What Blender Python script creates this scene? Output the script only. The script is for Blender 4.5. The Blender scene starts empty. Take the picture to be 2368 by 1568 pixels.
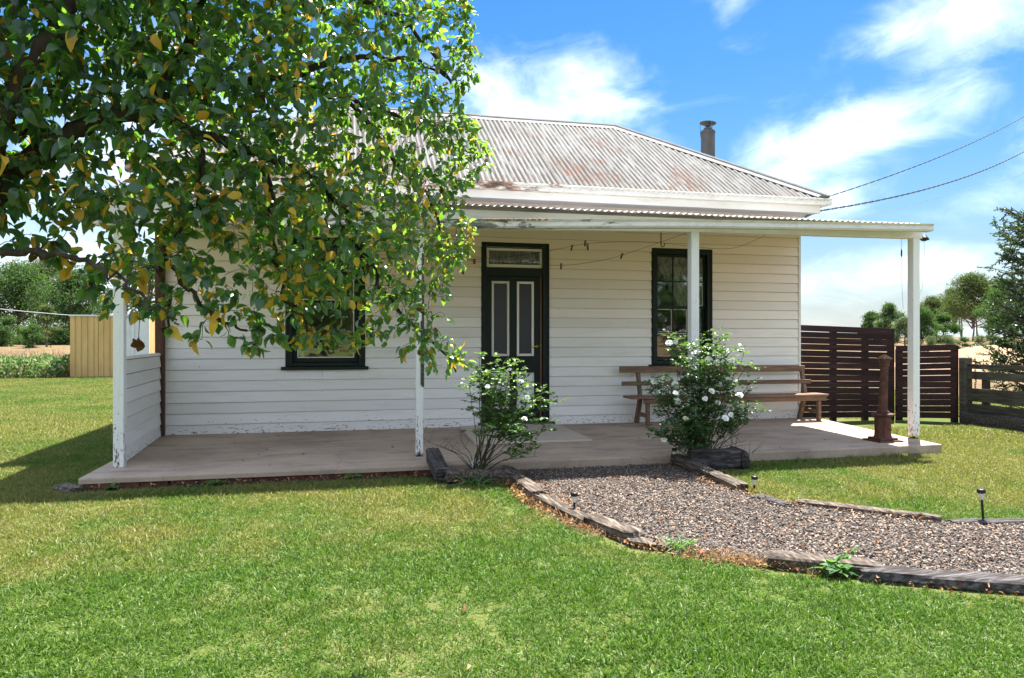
import bpy, math, random
import numpy as np
from mathutils import Vector, Matrix, noise
random.seed(7); RS = np.random.RandomState(11)
SC = bpy.context.scene
COL = SC.collection
PI = math.pi

# ------------------------------------------------------------------ camera, sky, sun, exposure
CAM_H, YAW = 1.3, math.radians(13.0)
FW = np.array([math.sin(YAW), math.cos(YAW), 0.0]); RT = np.array([math.cos(YAW), -math.sin(YAW), 0.0])
cd = bpy.data.cameras.new('camera'); cam = bpy.data.objects.new('camera', cd); COL.objects.link(cam)
cam.location = (0, 0, CAM_H); cam.rotation_euler = (PI/2, 0, -YAW)
cd.sensor_width = 36.0; cd.lens = 36.0*1640/2367; cd.shift_y = 0.0013; cd.clip_start = 0.05; cd.clip_end = 9000
SC.camera = cam

SUN = Vector((0.78, 0.87, 2.69)).normalized()
sun_el = math.asin(SUN.z); sun_az = math.atan2(SUN.x, SUN.y)       # azimuth from +Y towards +X
SKY_STRENGTH, SUN_STRENGTH, EXPOSURE = 0.12, 3.4, 2.45
w = bpy.data.worlds.new('World'); SC.world = w; w.use_nodes = True
nt = w.node_tree; nt.nodes.clear()
N = nt.nodes.new; L = nt.links.new
def vmath(nt, op, a, b=None):
    n = nt.nodes.new('ShaderNodeMath'); n.operation = op
    for i, q in enumerate((a, b)):
        if q is None: continue
        if isinstance(q, (int, float)): n.inputs[i].default_value = q
        else: nt.links.new(q, n.inputs[i])
    return n.outputs[0]
wo = N('ShaderNodeOutputWorld'); bg = N('ShaderNodeBackground'); L(bg.outputs[0], wo.inputs[0])
bg.inputs['Strength'].default_value = SKY_STRENGTH
sky = N('ShaderNodeTexSky'); sky.sky_type = 'NISHITA'; sky.sun_disc = False
sky.sun_elevation = sun_el; sky.sun_rotation = sun_az
sky.altitude = 100; sky.air_density = 1.0; sky.dust_density = 0.3; sky.ozone_density = 2.0
hs = N('ShaderNodeHueSaturation'); hs.inputs['Saturation'].default_value = 1.40; hs.inputs['Value'].default_value = 0.30
L(sky.outputs[0], hs.inputs['Color'])
tc = N('ShaderNodeTexCoord'); sp = N('ShaderNodeSeparateXYZ'); L(tc.outputs['Generated'], sp.inputs[0])
az = vmath(nt, 'ARCTAN2', sp.outputs[0], sp.outputs[1]); el = vmath(nt, 'ARCSINE', sp.outputs[2])
# wispy detail, drawn out along the wind
mp = N('ShaderNodeCombineXYZ'); L(az, mp.inputs[0]); L(el, mp.inputs[1])
mpp = N('ShaderNodeMapping'); mpp.inputs['Rotation'].default_value = (0, 0, math.radians(-28)); mpp.inputs['Scale'].default_value = (3.2, 6.5, 1)
L(mp.outputs[0], mpp.inputs[0])
nz = N('ShaderNodeTexNoise'); nz.inputs['Scale'].default_value = 2.3; nz.inputs['Detail'].default_value = 9; nz.inputs['Roughness'].default_value = 0.58
nz.inputs['Distortion'].default_value = 0.5
L(mpp.outputs[0], nz.inputs['Vector'])
nz2 = N('ShaderNodeTexNoise'); nz2.inputs['Scale'].default_value = 9.0; nz2.inputs['Detail'].default_value = 6; nz2.inputs['Roughness'].default_value = 0.6
L(mp.outputs[0], nz2.inputs['Vector'])
# clouds: (azimuth deg, elevation deg, half width, half height, tilt deg, amount)
CLOUDS = [(15.5, 18.0, 10.5, 5.5, 4, .95), (22.0, 14.0, 7.0, 6.0, 10, .55), (8.0, 14, 9, 5, 0, .6), (38, 14.5, 15.0, 3.6, 22, .85), (46, 22, 7, 5, 40, 1.0), (34.5, 9.5, 9, 3.0, 14, .6),
          (30.5, 25, 3.2, 3.5, 60, .62), (42, 4.8, 16, 2.4, 6, .6), (30, 2.2, 24, 1.8, 0, .3), (-12, 13, 19, 12, 0, .8), (-20, 4, 26, 5, 0, .8), (60, 10, 14, 7, 0, .8), (-50, 30, 20, 10, 20, .8),
          (90, 25, 22, 9, -10, .8), (130, 20, 25, 8, 5, .8), (175, 22, 30, 8, 0, .8), (-110, 22, 26, 9, 0, .8), (-150, 35, 20, 8, 0, .7), (20, 45, 20, 6, 15, .6), (110, 50, 25, 8, 30, .6)]
tot = None
for (a0, e0, ra, re, tl, amt) in CLOUDS:
    da = vmath(nt, 'SUBTRACT', az, math.radians(a0)); de = vmath(nt, 'SUBTRACT', el, math.radians(e0))
    c, s = math.cos(math.radians(tl)), math.sin(math.radians(tl))
    p = vmath(nt, 'DIVIDE', vmath(nt, 'ADD', vmath(nt, 'MULTIPLY', da, c), vmath(nt, 'MULTIPLY', de, s)), math.radians(ra))
    q = vmath(nt, 'DIVIDE', vmath(nt, 'SUBTRACT', vmath(nt, 'MULTIPLY', de, c), vmath(nt, 'MULTIPLY', da, s)), math.radians(re))
    r2 = vmath(nt, 'ADD', vmath(nt, 'MULTIPLY', p, p), vmath(nt, 'MULTIPLY', q, q))
    g = vmath(nt, 'MULTIPLY', vmath(nt, 'POWER', 2.718, vmath(nt, 'MULTIPLY', r2, -1.1)), amt)
    tot = g if tot is None else vmath(nt, 'MAXIMUM', tot, g)
# heavier cloud added outside the view, as white fill for the front wall
da = vmath(nt, 'SUBTRACT', az, math.radians(24)); de = vmath(nt, 'SUBTRACT', el, math.radians(17))
r2 = vmath(nt, 'ADD', vmath(nt, 'POWER', vmath(nt, 'DIVIDE', da, .95), 2), vmath(nt, 'POWER', vmath(nt, 'DIVIDE', de, .75), 2))
tot = vmath(nt, 'MAXIMUM', tot, vmath(nt, 'MULTIPLY', vmath(nt, 'SUBTRACT', 1.0, vmath(nt, 'POWER', 2.718, vmath(nt, 'MULTIPLY', r2, -1.0))), .80))
det = vmath(nt, 'ADD', vmath(nt, 'MULTIPLY', nz.outputs[0], 0.75), vmath(nt, 'MULTIPLY', nz2.outputs[0], 0.25))
cl = vmath(nt, 'ADD', vmath(nt, 'MULTIPLY', tot, 0.62), vmath(nt, 'MULTIPLY', vmath(nt, 'SUBTRACT', det, 0.5), 1.35))
rmp = N('ShaderNodeMapRange'); rmp.interpolation_type = 'SMOOTHSTEP'
rmp.inputs['From Min'].default_value = 0.13; rmp.inputs['From Max'].default_value = 1.16; rmp.inputs['To Max'].default_value = 0.70
L(cl, rmp.inputs['Value'])
# the glare of the clear-sky model towards the horizon is held down
bw = N('ShaderNodeRGBToBW'); L(hs.outputs[0], bw.inputs[0])
sc_ = vmath(nt, 'POWER', vmath(nt, 'ADD', 1.0, vmath(nt, 'POWER', vmath(nt, 'DIVIDE', bw.outputs[0], 1.7), 2)), -.5)
vm = N('ShaderNodeVectorMath'); vm.operation = 'SCALE'; L(hs.outputs[0], vm.inputs[0]); L(sc_, vm.inputs['Scale'])
mixc = N('ShaderNodeMixRGB'); L(rmp.outputs[0], mixc.inputs[0])
hz = vmath(nt, 'MULTIPLY', vmath(nt, 'POWER', 2.718, vmath(nt, 'MULTIPLY', vmath(nt, 'MAXIMUM', el, 0), -11.0)), .82)      # pale haze low in the air, all round
mixh = N('ShaderNodeMixRGB'); L(hz, mixh.inputs[0]); L(vm.outputs[0], mixh.inputs[1]); mixh.inputs[2].default_value = (1.12, 1.27, 1.45, 1); L(mixh.outputs[0], mixc.inputs[1])
CLOUD_COL = (6.3, 6.25, 6.3, 1)
mixc.inputs[2].default_value = CLOUD_COL
L(mixc.outputs[0], bg.inputs['Color'])

sd = bpy.data.lights.new('sun', 'SUN'); sd.energy = SUN_STRENGTH; sd.angle = math.radians(0.53); sd.color = (1.0, 0.955, 0.88)
so = bpy.data.objects.new('sun', sd); COL.objects.link(so); so.location = (8, 9, 28)
so.rotation_euler = SUN.to_track_quat('Z', 'Y').to_euler()
vs = SC.view_settings; vs.view_transform = 'Standard'; vs.look = 'None'; vs.exposure = EXPOSURE; vs.gamma = 1.0; vs.use_curve_mapping = False
SC.render.engine = 'CYCLES'; SC.cycles.max_bounces = 8; SC.cycles.transparent_max_bounces = 12; SC.cycles.caustics_reflective = False; SC.cycles.caustics_refractive = False

# ------------------------------------------------------------------ materials
def new_mat(name):
    m = bpy.data.materials.new(name); m.use_nodes = True
    nt = m.node_tree; b = nt.nodes['Principled BSDF']; b.inputs['Specular IOR Level'].default_value = 0.3
    return m, nt, b
def obj_coord(nt, stretch=(1, 1, 1), rnd=True, world=False):
    t = nt.nodes.new('ShaderNodeTexCoord'); v = t.outputs['Object']
    if world: v = nt.nodes.new('ShaderNodeNewGeometry').outputs['Position']
    if rnd:
        oi = nt.nodes.new('ShaderNodeObjectInfo'); a = nt.nodes.new('ShaderNodeVectorMath'); a.operation = 'ADD'
        m = nt.nodes.new('ShaderNodeVectorMath'); m.operation = 'SCALE'; m.inputs[0].default_value = (31, 17, 23)
        nt.links.new(oi.outputs['Random'], m.inputs['Scale']); nt.links.new(v, a.inputs[0]); nt.links.new(m.outputs[0], a.inputs[1]); v = a.outputs[0]
    mp = nt.nodes.new('ShaderNodeMapping'); mp.inputs['Scale'].default_value = stretch
    nt.links.new(v, mp.inputs[0]); return mp.outputs[0]
def tex(nt, vec, scale, detail=5, rough=.6, dist=0):
    n = nt.nodes.new('ShaderNodeTexNoise'); n.inputs['Scale'].default_value = scale; n.inputs['Detail'].default_value = detail
    n.inputs['Roughness'].default_value = rough; n.inputs['Distortion'].default_value = dist
    nt.links.new(vec, n.inputs['Vector']); return n.outputs[0]
def ramp(nt, fac, stops, interp='LINEAR'):
    r = nt.nodes.new('ShaderNodeValToRGB'); cr = r.color_ramp; cr.interpolation = interp
    while len(cr.elements) < len(stops): cr.elements.new(0.5)
    for e, (p, c) in zip(cr.elements, stops): e.position = p; e.color = (c[0], c[1], c[2], 1)
    nt.links.new(fac, r.inputs[0]); return r.outputs[0]
def maprange(nt, v, a, b, c=0, d=1):
    r = nt.nodes.new('ShaderNodeMapRange'); r.interpolation_type = 'SMOOTHSTEP'
    for k, x in zip(('From Min', 'From Max', 'To Min', 'To Max'), (a, b, c, d)): r.inputs[k].default_value = x
    nt.links.new(v, r.inputs['Value']); return r.outputs[0]
def mix(nt, fac, a, b, mode='MIX'):
    n = nt.nodes.new('ShaderNodeMixRGB'); n.blend_type = mode
    for i, q in enumerate((fac, a, b)):
        if isinstance(q, (int, float)): n.inputs[i].default_value = q
        elif isinstance(q, tuple): n.inputs[i].default_value = (q[0], q[1], q[2], 1)
        else: nt.links.new(q, n.inputs[i])
    return n.outputs[0]
def bump(nt, b, h, strength=.3, dist=.01):
    n = nt.nodes.new('ShaderNodeBump'); n.inputs['Strength'].default_value = strength; n.inputs['Distance'].default_value = dist
    nt.links.new(h, n.inputs['Height']); nt.links.new(n.outputs[0], b.inputs['Normal'])
def simple(name, stops, scale=8, stretch=(1, 1, 1), rough=.7, bmp=.2, bd=.005, metallic=0, rnd=True, spec=.3, detail=6, var=.12):
    m, nt, b = new_mat(name)
    v = obj_coord(nt, stretch, rnd); n = tex(nt, v, scale, detail)
    c = ramp(nt, n, stops)
    if var:
        oi = nt.nodes.new('ShaderNodeObjectInfo'); vv = maprange(nt, oi.outputs['Random'], 0, 1, 1-var, 1+var)
        h = nt.nodes.new('ShaderNodeHueSaturation'); nt.links.new(vv, h.inputs['Value']); nt.links.new(c, h.inputs['Color']); c = h.outputs[0]
    nt.links.new(c, b.inputs['Base Color'])
    b.inputs['Roughness'].default_value = rough; b.inputs['Metallic'].default_value = metallic; b.inputs['Specular IOR Level'].default_value = spec
    if bmp: bump(nt, b, n, bmp, bd)
    return m
M = {}
def paint_mat(name, base, dirt, rough=.55, along='x', chips=True, stain=(.62, .53, .42), lowz=.45, bounce_tint=None, thr=.725):
    m, nt, b = new_mat(name)
    st = {'x': (.6, 5, 5), 'y': (5, .6, 5), 'z': (6, 6, .5)}[along]
    v = obj_coord(nt, st); v1 = obj_coord(nt, (1, 1, 1))
    g = tex(nt, v, 3, 6, .65); big = tex(nt, v1, 1.3, 4); fine = tex(nt, v, 30, 4, .7)
    c = mix(nt, maprange(nt, big, .35, .8, 0, .55), base, dirt)
    c = mix(nt, maprange(nt, g, .48, .8, 0, .45), c, stain)
    if bounce_tint:            # warm bounce light painted into the colour of the upper boards
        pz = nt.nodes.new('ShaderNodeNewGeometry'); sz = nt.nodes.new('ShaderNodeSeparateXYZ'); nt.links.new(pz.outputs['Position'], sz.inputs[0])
        up = maprange(nt, vmath(nt, 'ADD', sz.outputs[2], vmath(nt, 'MULTIPLY', big, .8)), 1.5, 2.9, 0, .85); c = mix(nt, up, c, bounce_tint)
    if chips:
        pos = nt.nodes.new('ShaderNodeNewGeometry'); s = nt.nodes.new('ShaderNodeSeparateXYZ'); nt.links.new(pos.outputs['Position'], s.inputs[0])
        lo = maprange(nt, s.outputs[2], .10, lowz, .135, 0)
        ch = tex(nt, obj_coord(nt, {'x': (3, 9, 12), 'y': (9, 3, 12), 'z': (12, 12, 3)}[along]), 5.5, 7, .62)
        f = maprange(nt, vmath(nt, 'ADD', ch, lo), thr, thr+.015)
        c = mix(nt, f, c, (.17, .135, .11))
        sp = tex(nt, v1, 38, 2, .5); c = mix(nt, maprange(nt, sp, .745, .765, 0, .75), c, (.12, .10, .085))
    oi = nt.nodes.new('ShaderNodeObjectInfo'); hv = nt.nodes.new('ShaderNodeHueSaturation'); nt.links.new(maprange(nt, oi.outputs['Random'], 0, 1, .93, 1.03), hv.inputs['Value']); nt.links.new(c, hv.inputs['Color']); c = hv.outputs[0]
    nt.links.new(c, b.inputs['Base Color']); b.inputs['Roughness'].default_value = rough
    bump(nt, b, fine, .12, .002)
    return m
M['board'] = paint_mat('weatherboard_paint', (.86, .84, .81), (.82, .78, .73), bounce_tint=(.86, .71, .66))
M['board_y'] = paint_mat('weatherboard_paint_side', (.82, .81, .79), (.78, .76, .73), along='y')
M['trim'] = paint_mat('white_trim_paint', (.80, .79, .77), (.64, .61, .56), along='x', stain=(.42, .39, .33))
M['post'] = paint_mat('white_post_paint', (.81, .81, .80), (.72, .71, .68), along='z', stain=(.5, .47, .4), lowz=.9, thr=.672)
M['green'] = simple('dark_green_paint', [(.3, (.004, .010, .008)), (.7, (.008, .017, .013))], 9, (4, 4, .7), .5, .15, .002, spec=.25)
M['cream'] = simple('cream_moulding_paint', [(.3, (.74, .70, .64)), (.7, (.79, .75, .69))], 9, (1, 1, 1), .5, .1, .002)
M['frost'] = simple('frosted_dark_glass', [(.35, (.018, .017, .024)), (.7, (.032, .03, .042))], 160, (1, 1, 1), .38, .5, .002, spec=.4, var=0)
M['rawwood'] = simple('bare_wood', [(.3, (.16, .07, .04)), (.7, (.27, .13, .075))], 6, (10, 10, .6), .6, .2, .003)
M['brass'] = simple('brass', [(.3, (.75, .55, .22)), (.7, (.85, .66, .32))], 9, rough=.28, metallic=1, bmp=0)
M['concrete'] = None
M['brownpost'] = simple('brown_stained_post', [(.3, (.035, .014, .008)), (.55, (.075, .03, .016)), (.8, (.13, .06, .035))], 5, (9, 9, .5), .6, .35, .004)
M['bench'] = simple('bench_timber', [(.3, (.11, .062, .04)), (.55, (.19, .115, .075)), (.8, (.29, .19, .13))], 4, (.7, 9, 9), .55, .3, .003)
M['fence'] = simple('dark_fence_stain', [(.3, (.018, .007, .008)), (.6, (.036, .014, .014)), (.82, (.085, .045, .04))], 4, (.8, 8, 8), .75, .3, .003, var=.3)
M['rail'] = simple('weathered_rail', [(.3, (.035, .03, .025)), (.55, (.085, .078, .062)), (.8, (.16, .15, .12))], 4, (7, .7, 7), .85, .5, .006)
M['sleeper'] = simple('old_sleeper_wood', [(.32, (.018, .014, .011)), (.5, (.09, .07, .055)), (.64, (.20, .162, .13)), (.82, (.33, .28, .23))], 5, (9, 1, 9), .9, .8, .012, detail=8)
M['sleeper_dark'] = simple('dark_sleeper_wood', [(.32, (.012, .01, .01)), (.5, (.05, .043, .042)), (.66, (.13, .12, .122)), (.82, (.24, .225, .225))], 5, (1, 10, 9), .9, .8, .012, detail=8)
M['rust'] = simple('rusty_iron', [(.3, (.045, .018, .013)), (.55, (.095, .038, .026)), (.8, (.15, .068, .045))], 14, rough=.7, bmp=.35, bd=.004)
M['rustlight'] = simple('rusty_iron_cap', [(.3, (.16, .08, .055)), (.7, (.30, .18, .13))], 14, rough=.8, bmp=.3, bd=.004)
M['black'] = simple('black_plastic', [(.3, (.012, .012, .013)), (.7, (.022, .022, .023))], 9, rough=.45, bmp=0)
M['lens'] = simple('milky_lens', [(.3, (.55, .52, .46)), (.7, (.66, .63, .57))], 9, rough=.25, bmp=0)
M['steel'] = simple('galvanised_flue', [(.3, (.10, .095, .095)), (.7, (.19, .18, .175))], 3, (3, 3, 1), .6, .1, .002, metallic=.25)
M['wire'] = simple('dark_wire', [(.3, (.015, .014, .013)), (.7, (.03, .028, .026))], 9, rough=.6, bmp=0)
M['greywire'] = simple('grey_wire', [(.3, (.16, .16, .17)), (.7, (.24, .24, .25))], 9, rough=.6, bmp=0)
M['brick'] = simple('red_brick', [(.3, (.10, .035, .025)), (.7, (.20, .075, .05))], 14, rough=.9, bmp=.4, bd=.004, var=.3)
M['shed'] = None
M['white_metal'] = simple('white_metal', [(.3, (.62, .64, .66)), (.7, (.72, .73, .74))], 4, rough=.5, bmp=0)
M['dark_in'] = simple('dark_room_lining', [(.3, (.05, .042, .035)), (.7, (.075, .06, .05))], 4, rough=.9, bmp=0, var=0)
M['bark'] = simple('tree_bark', [(.3, (.018, .013, .01)), (.55, (.05, .038, .028)), (.72, (.10, .085, .06)), (.86, (.22, .17, .035))], 11, (2, 2, .8), .9, .6, .012, detail=8, var=.1)
M['cane'] = simple('rose_cane', [(.3, (.05, .055, .02)), (.7, (.11, .10, .045))], 9, rough=.6, bmp=0)
M['farbark'] = simple('gum_bark', [(.3, (.10, .075, .055)), (.7, (.24, .19, .15))], 2, rough=.9, bmp=0)
M['petal'] = simple('white_petal', [(.3, (.80, .80, .76)), (.7, (.86, .86, .84))], 9, rough=.6, bmp=0, var=.03)
M['stamen'] = simple('yellow_stamen', [(.3, (.55, .42, .10)), (.7, (.7, .55, .18))], 9, rough=.7, bmp=0)
M['curtain'] = None

def concrete():
    m, nt, b = new_mat('verandah_concrete')
    v = obj_coord(nt, (1, 1, 1), False); a = tex(nt, v, .9, 6, .62, .4); f = tex(nt, v, 55, 4, .7); md = tex(nt, obj_coord(nt, (.8, 2.2, 1), False), 2.2, 7, .68)
    c = ramp(nt, a, [(.3, (.33, .25, .18)), (.5, (.47, .36, .27)), (.7, (.56, .44, .34))])
    c = mix(nt, maprange(nt, md, .46, .72, 0, .7), c, (.20, .16, .13)); c = mix(nt, maprange(nt, f, .3, .7, 0, .25), c, (.22, .19, .16))
    ck = nt.nodes.new('ShaderNodeTexVoronoi'); ck.feature = 'DISTANCE_TO_EDGE'; ck.inputs['Scale'].default_value = .42
    ns = nt.nodes.new('ShaderNodeMixRGB'); ns.inputs[0].default_value = .1; nt.links.new(v, ns.inputs[1]); nn = nt.nodes.new('ShaderNodeTexNoise'); nn.inputs['Scale'].default_value = 5; nt.links.new(v, nn.inputs['Vector']); nt.links.new(nn.outputs['Color'], ns.inputs[2])
    nt.links.new(ns.outputs[0], ck.inputs['Vector'])
    c = mix(nt, maprange(nt, ck.outputs['Distance'], 0, .004, .3, 0), c, (.14, .115, .09))
    nt.links.new(c, b.inputs['Base Color']); b.inputs['Roughness'].default_value = .85; bump(nt, b, f, .35, .004)
    return m
M['concrete'] = concrete()
M['pad'] = simple('pale_cement', [(.3, (.50, .43, .35)), (.7, (.60, .52, .44))], 6, rough=.9, bmp=.2, bd=.003)

def roof_mat():
    m, nt, b = new_mat('weathered_corrugated_iron')
    uv = nt.nodes.new('ShaderNodeUVMap'); uv.uv_map = 'run'        # x = across the sheet in corrugations, y = metres up the slope
    s = nt.nodes.new('ShaderNodeSeparateXYZ'); nt.links.new(uv.outputs[0], s.inputs[0])
    v = obj_coord(nt, (1, 1, 1), False, world=True)
    def uvn(sx, sy, sc, det=5, ro=.6):
        mp = nt.nodes.new('ShaderNodeMapping'); mp.inputs['Scale'].default_value = (sx, sy, 1); nt.links.new(uv.outputs[0], mp.inputs[0]); return tex(nt, mp.outputs[0], sc, det, ro)
    st = uvn(1.3, .9, 1.6, 6, .65); st2 = uvn(2.3, 2.2, 2.2, 5, .7); big = tex(nt, v, .55, 4, .55); big2 = tex(nt, v, 1.1, 4, .6)
    c = mix(nt, maprange(nt, big, .35, .7), (.215, .217, .213), (.15, .148, .144))
    # lichen and grime lying in the valleys, in patches
    fr = vmath(nt, 'FRACT', s.outputs[0]); val = maprange(nt, vmath(nt, 'ABSOLUTE', vmath(nt, 'SUBTRACT', fr, .5)), .14, .40, 1, 0)
    gr = vmath(nt, 'MULTIPLY', val, maprange(nt, st, .40, .52, .12, 1))
    c = mix(nt, vmath(nt, 'MULTIPLY', gr, .9), c, (.030, .024, .019))
    c = mix(nt, maprange(nt, st2, .52, .66, 0, .6), c, (.075, .062, .05))
    # rust bloom where the zinc has gone
    rp = vmath(nt, 'MULTIPLY', maprange(nt, big2, .53, .60), maprange(nt, uvn(1.0, 1.1, 3.1, 5, .6), .46, .60))
    c = mix(nt, vmath(nt, 'MULTIPLY', rp, .85), c, (.125, .044, .019))
    nt.links.new(c, b.inputs['Base Color']); b.inputs['Roughness'].default_value = .82; b.inputs['Specular IOR Level'].default_value = .12
    bump(nt, b, st2, .15, .003)
    return m
M['roof'] = roof_mat()
M['galv'] = simple('galvanised_iron', [(.3, (.46, .45, .44)), (.7, (.60, .59, .57))], 3, rough=.6, bmp=0, spec=.3)
M['cap'] = simple('ridge_capping', [(.3, (.16, .156, .152)), (.55, (.22, .216, .212)), (.8, (.11, .10, .093))], 2.5, (1, 3, 3), .8, .1, .002, spec=.12)
def gutter_mat(name, rust_to, moss):
    m, nt, b = new_mat(name)
    v = obj_coord(nt, (1, 3, 3), False, world=True); pos = nt.nodes.new('ShaderNodeNewGeometry'); s = nt.nodes.new('ShaderNodeSeparateXYZ'); nt.links.new(pos.outputs['Position'], s.inputs[0])
    n = tex(nt, v, 2.6, 7, .66); n2 = tex(nt, v, 7, 6, .7)
    c = mix(nt, maprange(nt, n2, .4, .75, 0, .6), (.70, .68, .64), (.42, .40, .36))
    xr = maprange(nt, s.outputs[0], rust_to-1.4, rust_to+.9, .15, -.08)
    c = mix(nt, maprange(nt, vmath(nt, 'ADD', n, xr), .60, .68, 0, .85), c, (.055, .05, .035) if moss else (.24, .11, .06))
    n3 = tex(nt, v, 3.7, 6, .7); c = mix(nt, maprange(nt, vmath(nt, 'ADD', n3, xr), .66, .72, 0, .8), c, (.05, .045, .033))
    nt.links.new(c, b.inputs['Base Color']); b.inputs['Roughness'].default_value = .5
    return m
M['gutter'] = gutter_mat('rusted_gutter', 3.2, False); M['vgutter'] = gutter_mat('mossy_gutter', 2.6, True)

def glass_mat(name, k=.08, tint=(.86, .88, .88)):
    m, nt, b = new_mat(name); nt.nodes.remove(b)
    o = nt.nodes['Material Output']; t = nt.nodes.new('ShaderNodeBsdfTransparent'); t.inputs[0].default_value = (*tint, 1)
    g = nt.nodes.new('ShaderNodeBsdfGlossy'); g.inputs['Roughness'].default_value = .015
    v = obj_coord(nt, (1, 1, 1)); n = tex(nt, v, 3.5, 2); bp = nt.nodes.new('ShaderNodeBump'); bp.inputs['Strength'].default_value = .1; bp.inputs['Distance'].default_value = .02
    nt.links.new(n, bp.inputs['Height']); nt.links.new(bp.outputs[0], g.inputs['Normal'])
    fr = nt.nodes.new('ShaderNodeFresnel'); fr.inputs[0].default_value = 1.5
    f = vmath(nt, 'ADD', vmath(nt, 'MULTIPLY', fr.outputs[0], 1.2), k)
    mx = nt.nodes.new('ShaderNodeMixShader'); nt.links.new(f, mx.inputs[0]); nt.links.new(t.outputs[0], mx.inputs[1]); nt.links.new(g.outputs[0], mx.inputs[2]); nt.links.new(mx.outputs[0], o.inputs[0])
    return m
M['glass'] = glass_mat('old_window_glass')
def curtain_mat():
    m, nt, b = new_mat('lace_curtain'); v = obj_coord(nt, (1, 1, .15)); n = tex(nt, v, 60, 3)
    b.inputs['Base Color'].default_value = (.78, .72, .64, 1); b.inputs['Roughness'].default_value = .9
    o = nt.nodes['Material Output']; t = nt.nodes.new('ShaderNodeBsdfTransparent'); mx = nt.nodes.new('ShaderNodeMixShader')
    nt.links.new(maprange(nt, n, .35, .6, .35, .9), mx.inputs[0]); nt.links.new(t.outputs[0], mx.inputs[1]); nt.links.new(b.outputs[0], mx.inputs[2]); nt.links.new(mx.outputs[0], o.inputs[0])
    return m
M['curtain'] = curtain_mat()
def shed_mat():
    m, nt, b = new_mat('tan_steel_cladding'); v = obj_coord(nt, (3, 3, .6), False); n = tex(nt, v, 2, 5)
    c = ramp(nt, n, [(.3, (.50, .32, .12)), (.7, (.62, .42, .18))])
    nt.links.new(c, b.inputs['Base Color']); b.inputs['Roughness'].default_value = .5; return m
M['shed'] = shed_mat()

def leaf_mat(name, cols, trans, tmix=.38, rough=.42, attr='tint', spec=.4, rscale=0):
    """cols: dark..light over the per-leaf tint; trans: colour of light coming through the blade."""
    m, nt, b = new_mat(name)
    a = nt.nodes.new('ShaderNodeAttribute'); a.attribute_name = attr
    oi = nt.nodes.new('ShaderNodeObjectInfo')
    f = vmath(nt, 'FRACT', vmath(nt, 'ADD', a.outputs['Fac'], oi.outputs['Random'])) if rscale else a.outputs['Fac']
    k = len(cols)-1
    c = ramp(nt, f, [(i/max(k, 1), q) for i, q in enumerate(cols)])
    tcx = ramp(nt, f, [(i/max(len(trans)-1, 1), q) for i, q in enumerate(trans)])
    nt.links.new(c, b.inputs['Base Color']); b.inputs['Roughness'].default_value = rough; b.inputs['Specular IOR Level'].default_value = spec
    t = nt.nodes.new('ShaderNodeBsdfTranslucent'); nt.links.new(tcx, t.inputs[0])
    mx = nt.nodes.new('ShaderNodeMixShader'); mx.inputs[0].default_value = tmix
    nt.links.new(b.outputs[0], mx.inputs[1]); nt.links.new(t.outputs[0], mx.inputs[2]); nt.links.new(mx.outputs[0], nt.nodes['Material Output'].inputs[0])
    return m
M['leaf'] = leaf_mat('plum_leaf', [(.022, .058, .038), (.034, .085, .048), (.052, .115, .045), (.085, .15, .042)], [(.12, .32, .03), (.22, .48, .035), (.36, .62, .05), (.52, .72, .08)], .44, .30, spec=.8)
M['yleaf'] = leaf_mat('yellowed_leaf', [(.46, .25, .03), (.62, .40, .05), (.52, .36, .06)], [(.7, .42, .04), (.9, .62, .08), (.8, .6, .1)], .42, .5)
M['dleaf'] = leaf_mat('dead_brown_leaf', [(.09, .035, .015), (.14, .06, .028)], [(.18, .07, .02), (.22, .1, .03)], .25, .8)
M['rleaf'] = leaf_mat('rose_leaf', [(.022, .06, .03), (.04, .10, .04), (.065, .15, .042), (.13, .22, .05)], [(.08, .20, .02), (.14, .30, .03), (.22, .42, .04), (.3, .48, .06)], .32, .38, spec=.5)
M['gumleaf'] = leaf_mat('gum_foliage', [(.032, .052, .022), (.055, .082, .03), (.085, .115, .04), (.15, .16, .05)], [(.07, .13, .02), (.12, .2, .03), (.18, .26, .05), (.3, .32, .08)], .3, .6, spec=.2)
M['wattle'] = leaf_mat('green_wattle_foliage', [(.016, .038, .014), (.03, .063, .02), (.05, .098, .026), (.085, .14, .036)], [(.06, .15, .02), (.1, .24, .03), (.16, .32, .05), (.22, .36, .06)], .3, .6, spec=.2)
M['scrub'] = leaf_mat('grey_green_scrub', [(.06, .085, .045), (.10, .135, .07), (.15, .18, .09), (.2, .22, .12)], [(.1, .16, .05), (.16, .24, .07), (.22, .3, .1), (.26, .32, .12)], .3, .7, spec=.1)
M['firleaf'] = leaf_mat('spiky_shrub_leaf', [(.015, .035, .022), (.028, .058, .03), (.05, .085, .035), (.075, .10, .045)], [(.05, .12, .02), (.08, .18, .03), (.13, .24, .04), (.2, .26, .06)], .22, .4, spec=.45)
M['litter'] = leaf_mat('leaf_litter', [(.10, .05, .03), (.22, .10, .05), (.36, .17, .07), (.44, .30, .17)], [(.1, .05, .02), (.2, .1, .03), (.3, .15, .05), (.3, .2, .1)], .12, .85, spec=.1)
M['straw'] = leaf_mat('dry_straw', [(.28, .19, .11), (.42, .31, .19), (.55, .44, .30)], [(.3, .2, .1), (.4, .3, .15), (.5, .4, .22)], .2, .8, spec=.1)
M['paddockweed'] = leaf_mat('paddock_weed', [(.05, .11, .04), (.10, .19, .06), (.17, .25, .09), (.36, .36, .22)], [(.1, .25, .04), (.18, .35, .06), (.25, .42, .1), (.35, .4, .2)], .3, .7, spec=.1)
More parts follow.
